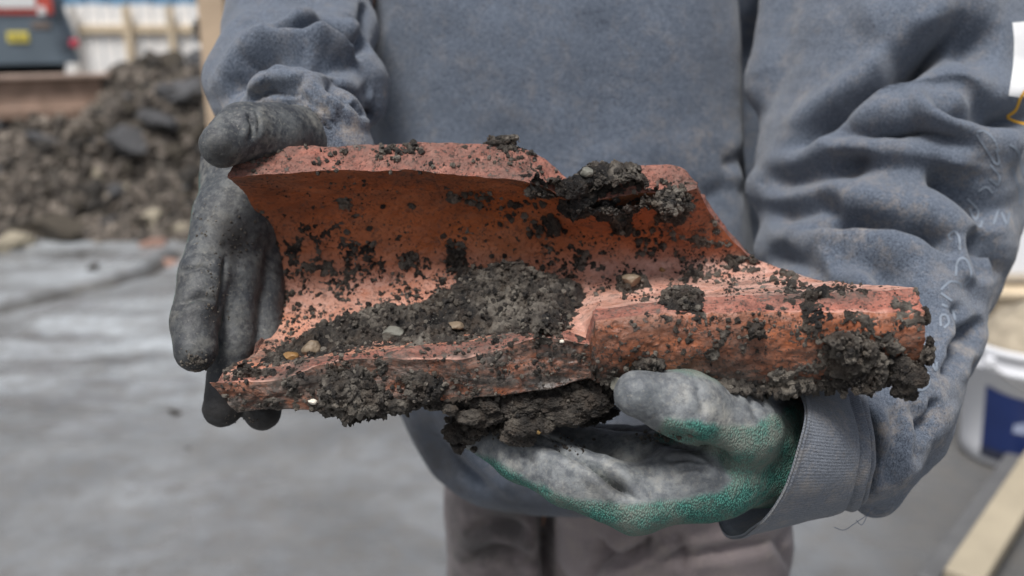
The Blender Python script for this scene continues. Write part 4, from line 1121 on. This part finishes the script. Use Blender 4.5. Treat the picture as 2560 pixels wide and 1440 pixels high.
RS = [([(2420, 40), (2332, 112), (2259, 160), (2186, 219), (2113, 277), (2040, 328), (1962, 389)], 15, 22, .020, .4), ([(2200, 190), (2300, 130), (2390, 105), (2500, 130)], 60, 50, .018, 0),
      ([(2300, 250), (2380, 287), (2478, 301), (2600, 306)], 22, 26, .018, .25), ([(2060, 362), (2130, 338), (2210, 330), (2300, 340), (2440, 375)], 18, 26, .013, .3),
      ([(1900, 470), (1980, 448), (2080, 430), (2200, 395)], 30, 30, .011, .1), ([(1910, 560), (1960, 530), (2040, 512), (2120, 525)], 34, 28, .013, .1),
      ([(2000, 590), (2060, 568), (2137, 558), (2235, 564), (2310, 592), (2390, 650)], 16, 24, .014, .35),
      ([(2310, 430), (2370, 470), (2444, 515), (2490, 560)], 24, 26, .013, .2), ([(2420, 560), (2450, 620), (2480, 700)], 26, 22, .016, .2),
      ([(1900, 640), (1990, 655), (2080, 690)], 26, 26, .006, .1), ([(2060, 650), (2180, 650), (2290, 700)], 30, 30, .006, .1),
      ([(2440, 790), (2400, 870), (2375, 950)], 14, 14, .014, .3), ([(2380, 760), (2400, 850), (2378, 900)], 20, 18, .008, .2),
      ([(2240, 1000), (2235, 1100), (2200, 1220)], 22, 22, .006, .1), ([(2100, 985), (2160, 1060), (2180, 1150), (2140, 1240)], 12, 12, .008, .3),
      ([(2270, 1000), (2310, 1080), (2290, 1170)], 24, 20, .006, .1), ([(2340, 990), (2330, 1040), (2300, 1090)], 16, 14, .008, .2),
      ([(1990, 700), (2100, 720), (2200, 760)], 22, 22, .006, .2), ([(2150, 640), (2260, 740), (2330, 840), (2340, 960)], 24, 30, .008, .15)]
V = V+N*(1.6*strokes(V, N, RS, seed=15)+.0022*fbm(V*np.array([.6, .6, 1.6])+V[:, [2]]*.5, 20, 3, 66)+.0018*fbm(V, 24, 3, 33))[:, None]
tpx, tpy, _ = proj(V)
slv = mk('sleeve', V, F, FAB, swt, attrs={'dust': np.clip(.35+.6*np.exp(-(((tpx-2230)/160)**2+((tpy-530)/90)**2))+.5*sstep(700, 900, tpy)+.4*sstep(2330, 2450, tpx)*sstep(350, 450, tpy), 0, 1), 'stain': .1+0*tpx})
sbvh = BVHTree.FromPolygons([tuple(v) for v in V], [tuple(int(i) for i in f) for f in F])
# ribbed cuff: open, hanging loose round the wrist
def ring(c, up_, near, nth=220):
    """ellipse: centre, half vector A (top), half vector B (towards camera/right)"""
    th = np.linspace(0, 2*np.pi, nth, endpoint=False); return c+np.cos(th)[:, None]*up_+np.sin(th)[:, None]*near
c0 = W(2148, 1108, .692); A0 = W(2168, 955, .69)-W(2168, 1100, .69); B0 = W(2190, 1130, .620)-W(2150, 1105, .69)
c1 = W(2060, 1128, .668); A1 = W(2080, 960, .66)-W(2080, 1128, .66)+np.array([0, .0, 0]); B1 = W(2130, 1150, .595)-W(2060, 1128, .668)
c2 = W(1890, 1160, .658); A2 = W(1945, 968, .640)-W(1890, 1160, .650); B2 = W(2000, 1135, .578)-W(1890, 1160, .658)
rings = []
for t in np.linspace(0, 1, 90):
    a, b_, c = (1-t)**2, 2*t*(1-t), t*t
    rings.append(ring(a*c0+b_*c1+c*c2, a*A0+b_*A1+c*A2, a*B0+b_*B1+c*B2))
G = np.array(rings); nz, nth = G.shape[:2]
th = np.linspace(0, 2*np.pi, nth, endpoint=False)[None]; tt = np.linspace(0, 1, nz)[:, None]
Vc = G.reshape(-1, 3); Fc = grid_faces(nz, nth, closed_v=True); Fc, Nc = outward(Vc, Fc)
seam = (-.0030*np.exp(-((tt-.10)/.035)**2)+.0022*np.exp(-((tt-.17)/.04)**2)-.0022*np.exp(-((tt-.27)/.03)**2)+.0012*np.exp(-((tt-.98)/.02)**2)+0*th).ravel()
Vc = Vc+Nc*(seam+.0022*fbm(Vc, 22, 3, 35)+.0010*np.sin(th*5+3*tt).repeat(1, 0).ravel()*.6)[:, None]
inn = Vc-Nc*.0022; off = len(Vc)
Fe = np.stack([np.arange(nth)+(nz-1)*nth, (np.arange(nth)+1) % nth+(nz-1)*nth, (np.arange(nth)+1) % nth+(nz-1)*nth+off, np.arange(nth)+(nz-1)*nth+off], -1)
Vall = np.concatenate([Vc, inn]); Fall = np.concatenate([Fc, Fc[:, ::-1]+off, Fe])
ribu = np.concatenate([np.repeat(np.linspace(0, 1, nth)[None]*150*.314/24, nz, 0).ravel()]*2)
mk('cuff', Vall, Fall, RIB, swt, attrs={'dust': np.full(len(Vall), .75), 'stain': np.full(len(Vall), .0), 'ribu': ribu})
# print on the sleeve: outlined faded letters, white badge with amber line
def shit(px, py):
    a = sbvh.ray_cast(Vector(CAM), Vector(W(px, py, 1.0)-CAM).normalized()); return (None if a[0] is None else (np.array(a[0]), np.array(a[1])))
INK = simple('faded_pale_print', (.21, .245, .295), .8, .2, 60, .0003, 300)
AMB = simple('amber_print', (.80, .42, .03), .7, .1, 60, .0003, 300)
WPR = simple('white_print_on_cloth', (.82, .82, .82), .7, .03, 60, .0003, 300)
def ribbon(pts, wpx, name, m, off=.0006):
    P = cr1(np.array(pts, float), 10*len(pts)); V = []; F = []
    T = np.gradient(P, axis=0); T /= np.linalg.norm(T, axis=1, keepdims=True)+1e-9; Nn = np.stack([-T[:, 1], T[:, 0]], 1)
    run = 0
    for i in range(len(P)):
        r_ = [shit(*(P[i]+Nn[i]*wpx/2*s_)) for s_ in (-1, 0, 1)]
        if any(q is None for q in r_): run = 0; continue
        for q in r_:
            v = CAM-q[0]; v /= np.linalg.norm(v); V.append(q[0]+v*off)
        if run:
            k = len(V)-6; F += [(k, k+1, k+4, k+3), (k+1, k+2, k+5, k+4)]
        run = 1
    if F: mk(name, np.array(V), F, m, swt)
LET = [[(2440, 330), (2462, 328), (2486, 350), (2498, 380)], [(2442, 336), (2470, 380), (2488, 408), (2498, 405), (2490, 372)], [(2476, 412), (2498, 440), (2494, 462), (2474, 446)],
       [(2446, 478), (2466, 468), (2482, 482)], [(2418, 496), (2432, 510), (2446, 528), (2440, 548), (2430, 536), (2424, 520)], [(2438, 560), (2450, 566), (2456, 550)],
       [(2378, 600), (2372, 588), (2386, 578), (2398, 594), (2400, 625)], [(2390, 690), (2392, 660), (2404, 645), (2420, 655), (2428, 690), (2410, 715)], [(2352, 724), (2376, 704), (2398, 708), (2404, 720)],
       [(2352, 732), (2380, 752)], [(2354, 760), (2380, 775), (2388, 800)], [(2352, 815), (2352, 790), (2366, 788), (2372, 806), (2360, 820)], [(2310, 860), (2324, 895), (2340, 925), (2342, 905)],
       [(2320, 930), (2322, 960), (2308, 974), (2288, 972)], [(2524, 360), (2545, 378), (2556, 420), (2560, 440)], [(2530, 420), (2548, 470), (2550, 510), (2558, 470)], [(2484, 560), (2494, 530), (2500, 522)], [(2504, 530), (2518, 560), (2524, 530)]]
for L in LET: ribbon(L, 6, 'print_letter', INK)
ribbon([(2548, 55), (2552, 100), (2550, 160), (2545, 200), (2538, 242)], 34, 'badge_print', WPR)
ribbon([(2575, 60), (2578, 100), (2575, 160), (2570, 200), (2564, 242)], 30, 'badge_print', WPR)
ribbon([(2575, 210), (2552, 245), (2540, 275), (2518, 292)], 7, 'badge_outline', AMB, .0010); ribbon([(2518, 294), (2540, 304), (2575, 312)], 6, 'badge_outline', AMB, .0010)
# frayed threads under the cuff
TH = simple('blue_thread', (.12, .16, .25), .9)
for pts in ([(2085, 1318), (2110, 1325), (2135, 1310), (2165, 1290)], [(2140, 1300), (2155, 1312), (2170, 1285), (2180, 1270)]):
    MB().tube([W(p[0], p[1], .672) for p in cr1(np.array(pts, float), 30)], .00022, 5).build('loose_thread', TH, swt, True)

# ------------------------------------------------------------------ gloves
def glove(name, groups, mat, kall, wetf, greenf, seed, label, creases=()):
    V, F = sdf_mesh(groups, .0015, kall, relax=2); F, N = outward(V, F)
    dsp = .0009*fbm(V, 60, 3, seed)+.0004*fbm(V, 190, 3, seed+4)
    V = V+N*(dsp+1.6*strokes(V, N, creases, seed=seed))[:, None]
    px, py, d = proj(V); view = CAM-V; view /= np.linalg.norm(view, axis=1, keepdims=True); N = vnormals(V, F)
    face = (N*view).sum(1)
    o = mk(name, V, F, mat, pr_, attrs={'wet': np.clip(wetf(px, py, d, V), 0, 1), 'green': np.clip(greenf(px, py, face, V), 0, 1)})
    o['label'] = label; return V, F
GA = [(.022, chain((770, 320, .755, .032), (700, 380, .755, .032), (608, 410, .735, .0255), (566, 545, .695, .0225))
       + chain((700, 380, .755, .032), (640, 480, .735, .026), (612, 565, .700, .0215)) + chain((700, 380, .755, .03), (690, 480, .745, .026), (650, 575, .720, .021)) + chain((740, 400, .765, .03), (720, 590, .740, .020))),
      (.005, chain((566, 545, .695, .0225), (512, 690, .660, .0172), (487, 800, .640, .0154), (489, 876, .628, .0140))),
      (.005, chain((612, 565, .700, .0200), (592, 700, .676, .0160), (580, 860, .662, .0145), (556, 1020, .656, .0134))),
      (.005, chain((650, 575, .720, .0200), (652, 730, .694, .0155), (656, 880, .678, .0140), (656, 1030, .668, .0132))),
      (.005, chain((720, 590, .740, .0190), (730, 760, .720, .0145), (735, 900, .705, .0125))),
      (.012, chain((810, 360, .745, .024), (740, 352, .690, .0225), (690, 338, .660, .0195), (612, 328, .640, .0165), (556, 362, .622, .0148)))]
wetA = lambda px, py, d, V: 1.2*np.exp(-(((px-590)/60)**2+((py-590)/65)**2))+.75*sstep(900, 1000, py)+1.1*np.exp(-(((px-555)/38)**2+((py-375)/36)**2))+.6*np.exp(-(((px-490)/40)**2+((py-915)/30)**2))+.35*np.exp(-(((px-500)/60)**2+((py-780)/60)**2))+.25*sstep(620, 700, py)
grA = lambda px, py, f, V: sstep(.16, .02, f)*(py > 430)*(py < 900)*.9
CRA = [([(556, 640), (554, 720), (547, 800)], 5, 5, .002, .5), ([(445, 768), (500, 750), (548, 765)], 6, 8, .0016, .4), ([(450, 690), (500, 676), (540, 700)], 6, 6, .0010, .4), ([(540, 610), (600, 635), (660, 640)], 12, 14, .0010, .2),
       ([(622, 275), (634, 310), (628, 350)], 5, 6, .0020, .5), ([(640, 272), (650, 300), (646, 340)], 4, 5, .0010, .5)]
VA, FA = glove('glove', GA, GLOVE_D, .0045, wetA, grA, 3, 'dark grey coated glove gripping the left end of the pipe', CRA)
GB = [(.016, chain((2040, 1115, .675, .026), (1925, 1130, .645, .031), (1780, 1180, .614, .0270), (1590, 1250, .600, .0205))
       + chain((1930, 1125, .650, .030), (1740, 1160, .645, .024), (1570, 1152, .645, .0180)) + chain((1930, 1125, .670, .030), (1700, 1140, .685, .023), (1540, 1130, .690, .018))),
      (.005, chain((1590, 1250, .600, .0205), (1420, 1192, .606, .0182), (1300, 1138, .622, .0162), (1195, 1072, .640, .0150))),
      (.004, chain((1570, 1152, .645, .0180), (1520, 1140, .655, .0165), (1400, 1105, .668, .0155), (1300, 1060, .680, .0145))),
      (.004, chain((1540, 1130, .690, .018), (1400, 1090, .710, .0155), (1290, 1030, .722, .0145))),
      (.012, chain((1930, 1095, .640, .028), (1850, 1068, .596, .0220), (1716, 1014, .572, .0186), (1594, 985, .562, .0142)))]
# where the pale coating ends and the green knit shows, in the photo
COATP = [(1520, 915), (1700, 925), (1850, 975), (1975, 960), (1990, 1010), (1930, 1040), (1890, 1068), (1800, 1066), (1740, 1052), (1665, 1046), (1640, 1080), (1660, 1100), (1720, 1110), (1800, 1150), (1835, 1200), (1800, 1232), (1700, 1248), (1560, 1262), (1450, 1250), (1370, 1220), (1290, 1182), (1220, 1140), (1120, 1120), (1100, 1000), (1300, 1020)]
def grB(px, py, f, V):
    s_ = poly_sd(px, py, COATP)+11*fbm(V, 60, 4, 8)
    return np.where(f > -.05, sstep(10, -10, s_), 1.0)
wetB = lambda px, py, d, V: .75*sstep(1500, 1300, px)*sstep(1120, 1060, py)+.7*np.exp(-(((px-1700)/60)**2+((py-1130)/40)**2))+.6*np.exp(-(((px-1530)/50)**2+((py-1215)/25)**2))+.8*np.exp(-(((px-1200)/60)**2+((py-1050)/40)**2))+.8*sstep(.66, .70, d)
CRB = [([(1290, 1085), (1387, 1106), (1481, 1153), (1563, 1231), (1600, 1262)], 9, 7, .0035, .4), ([(1480, 1150), (1530, 1195), (1566, 1235)], 8, 12, .0035, .4), ([(1660, 1160), (1720, 1155), (1770, 1165)], 8, 8, .0016, .4), ([(1680, 1185), (1740, 1175), (1780, 1190)], 6, 6, .0012, .4),
       ([(1640, 1098), (1720, 1112), (1800, 1145), (1840, 1190)], 14, 18, .0050, .3), ([(1740, 955), (1760, 1010), (1750, 1050)], 10, 10, .0010, .3), ([(1300, 1110), (1330, 1150), (1310, 1190)], 8, 8, .0010, .3), ([(1880, 985), (1900, 1040)], 8, 8, .001, .3)]
VB, FB = glove('glove', GB, GLOVE_L, .006, wetB, grB, 13, 'pale dusty grey glove with green knit back under the right of the pipe', CRB)
# soil on the glove fingers
CG = Crumbs()
gb_ = [BVHTree.FromPolygons([tuple(v) for v in VA], [tuple(int(i) for i in f) for f in FA]), BVHTree.FromPolygons([tuple(v) for v in VB], [tuple(int(i) for i in f) for f in FB])]
def gscatter(b, cx, cy, rx, ry, n, rmin, rmax, tone=(.2, .8), lift=0):
    for _ in range(n):
        q = (cx+rx*rng.normal()*.5, cy+ry*rng.normal()*.5)
        a = gb_[b].ray_cast(Vector(CAM), Vector(W(q[0], q[1], 1.0)-CAM).normalized())
        if a[0] is None: continue
        r = rmin+(rmax-rmin)*rng.uniform()**2.5; CG.add(np.array(a[0])+np.array(a[1])*(r*.3+lift*rng.uniform()), r, rng.uniform(*tone), 1)
gscatter(0, 490, 905, 40, 25, 120, .0003, .0013, (.4, 1)); gscatter(0, 510, 560, 40, 60, 30, .0003, .0008, (.4, 1)); gscatter(0, 530, 730, 40, 80, 50, .0003, .0010, (.4, 1)); gscatter(0, 600, 1050, 60, 20, 40, .0003, .0008)
gscatter(0, 600, 600, 50, 60, 60, .0003, .0009, (.0, .7))
gscatter(1, 1180, 1050, 50, 45, 900, .0006, .0042, (.15, .7), .007); gscatter(1, 1250, 1060, 60, 30, 200, .0004, .0018); gscatter(1, 1650, 1095, 60, 15, 60, .0004, .0016, (.5, 1)); gscatter(1, 1545, 1040, 15, 15, 25, .0005, .0018, (.6, 1))
gscatter(1, 1420, 1110, 60, 30, 40, .0004, .0012)
_cr = CR; CR = CG
lump(W(1172, 1050, .625), (.011, .010, .010), 420, tone=(.1, .8)); lump(W(1215, 1035, .628), (.012, .010, .006), 240, tone=(.1, .7))
CR = _cr
CG.build('soil_crumbs', SOIL, pr_)
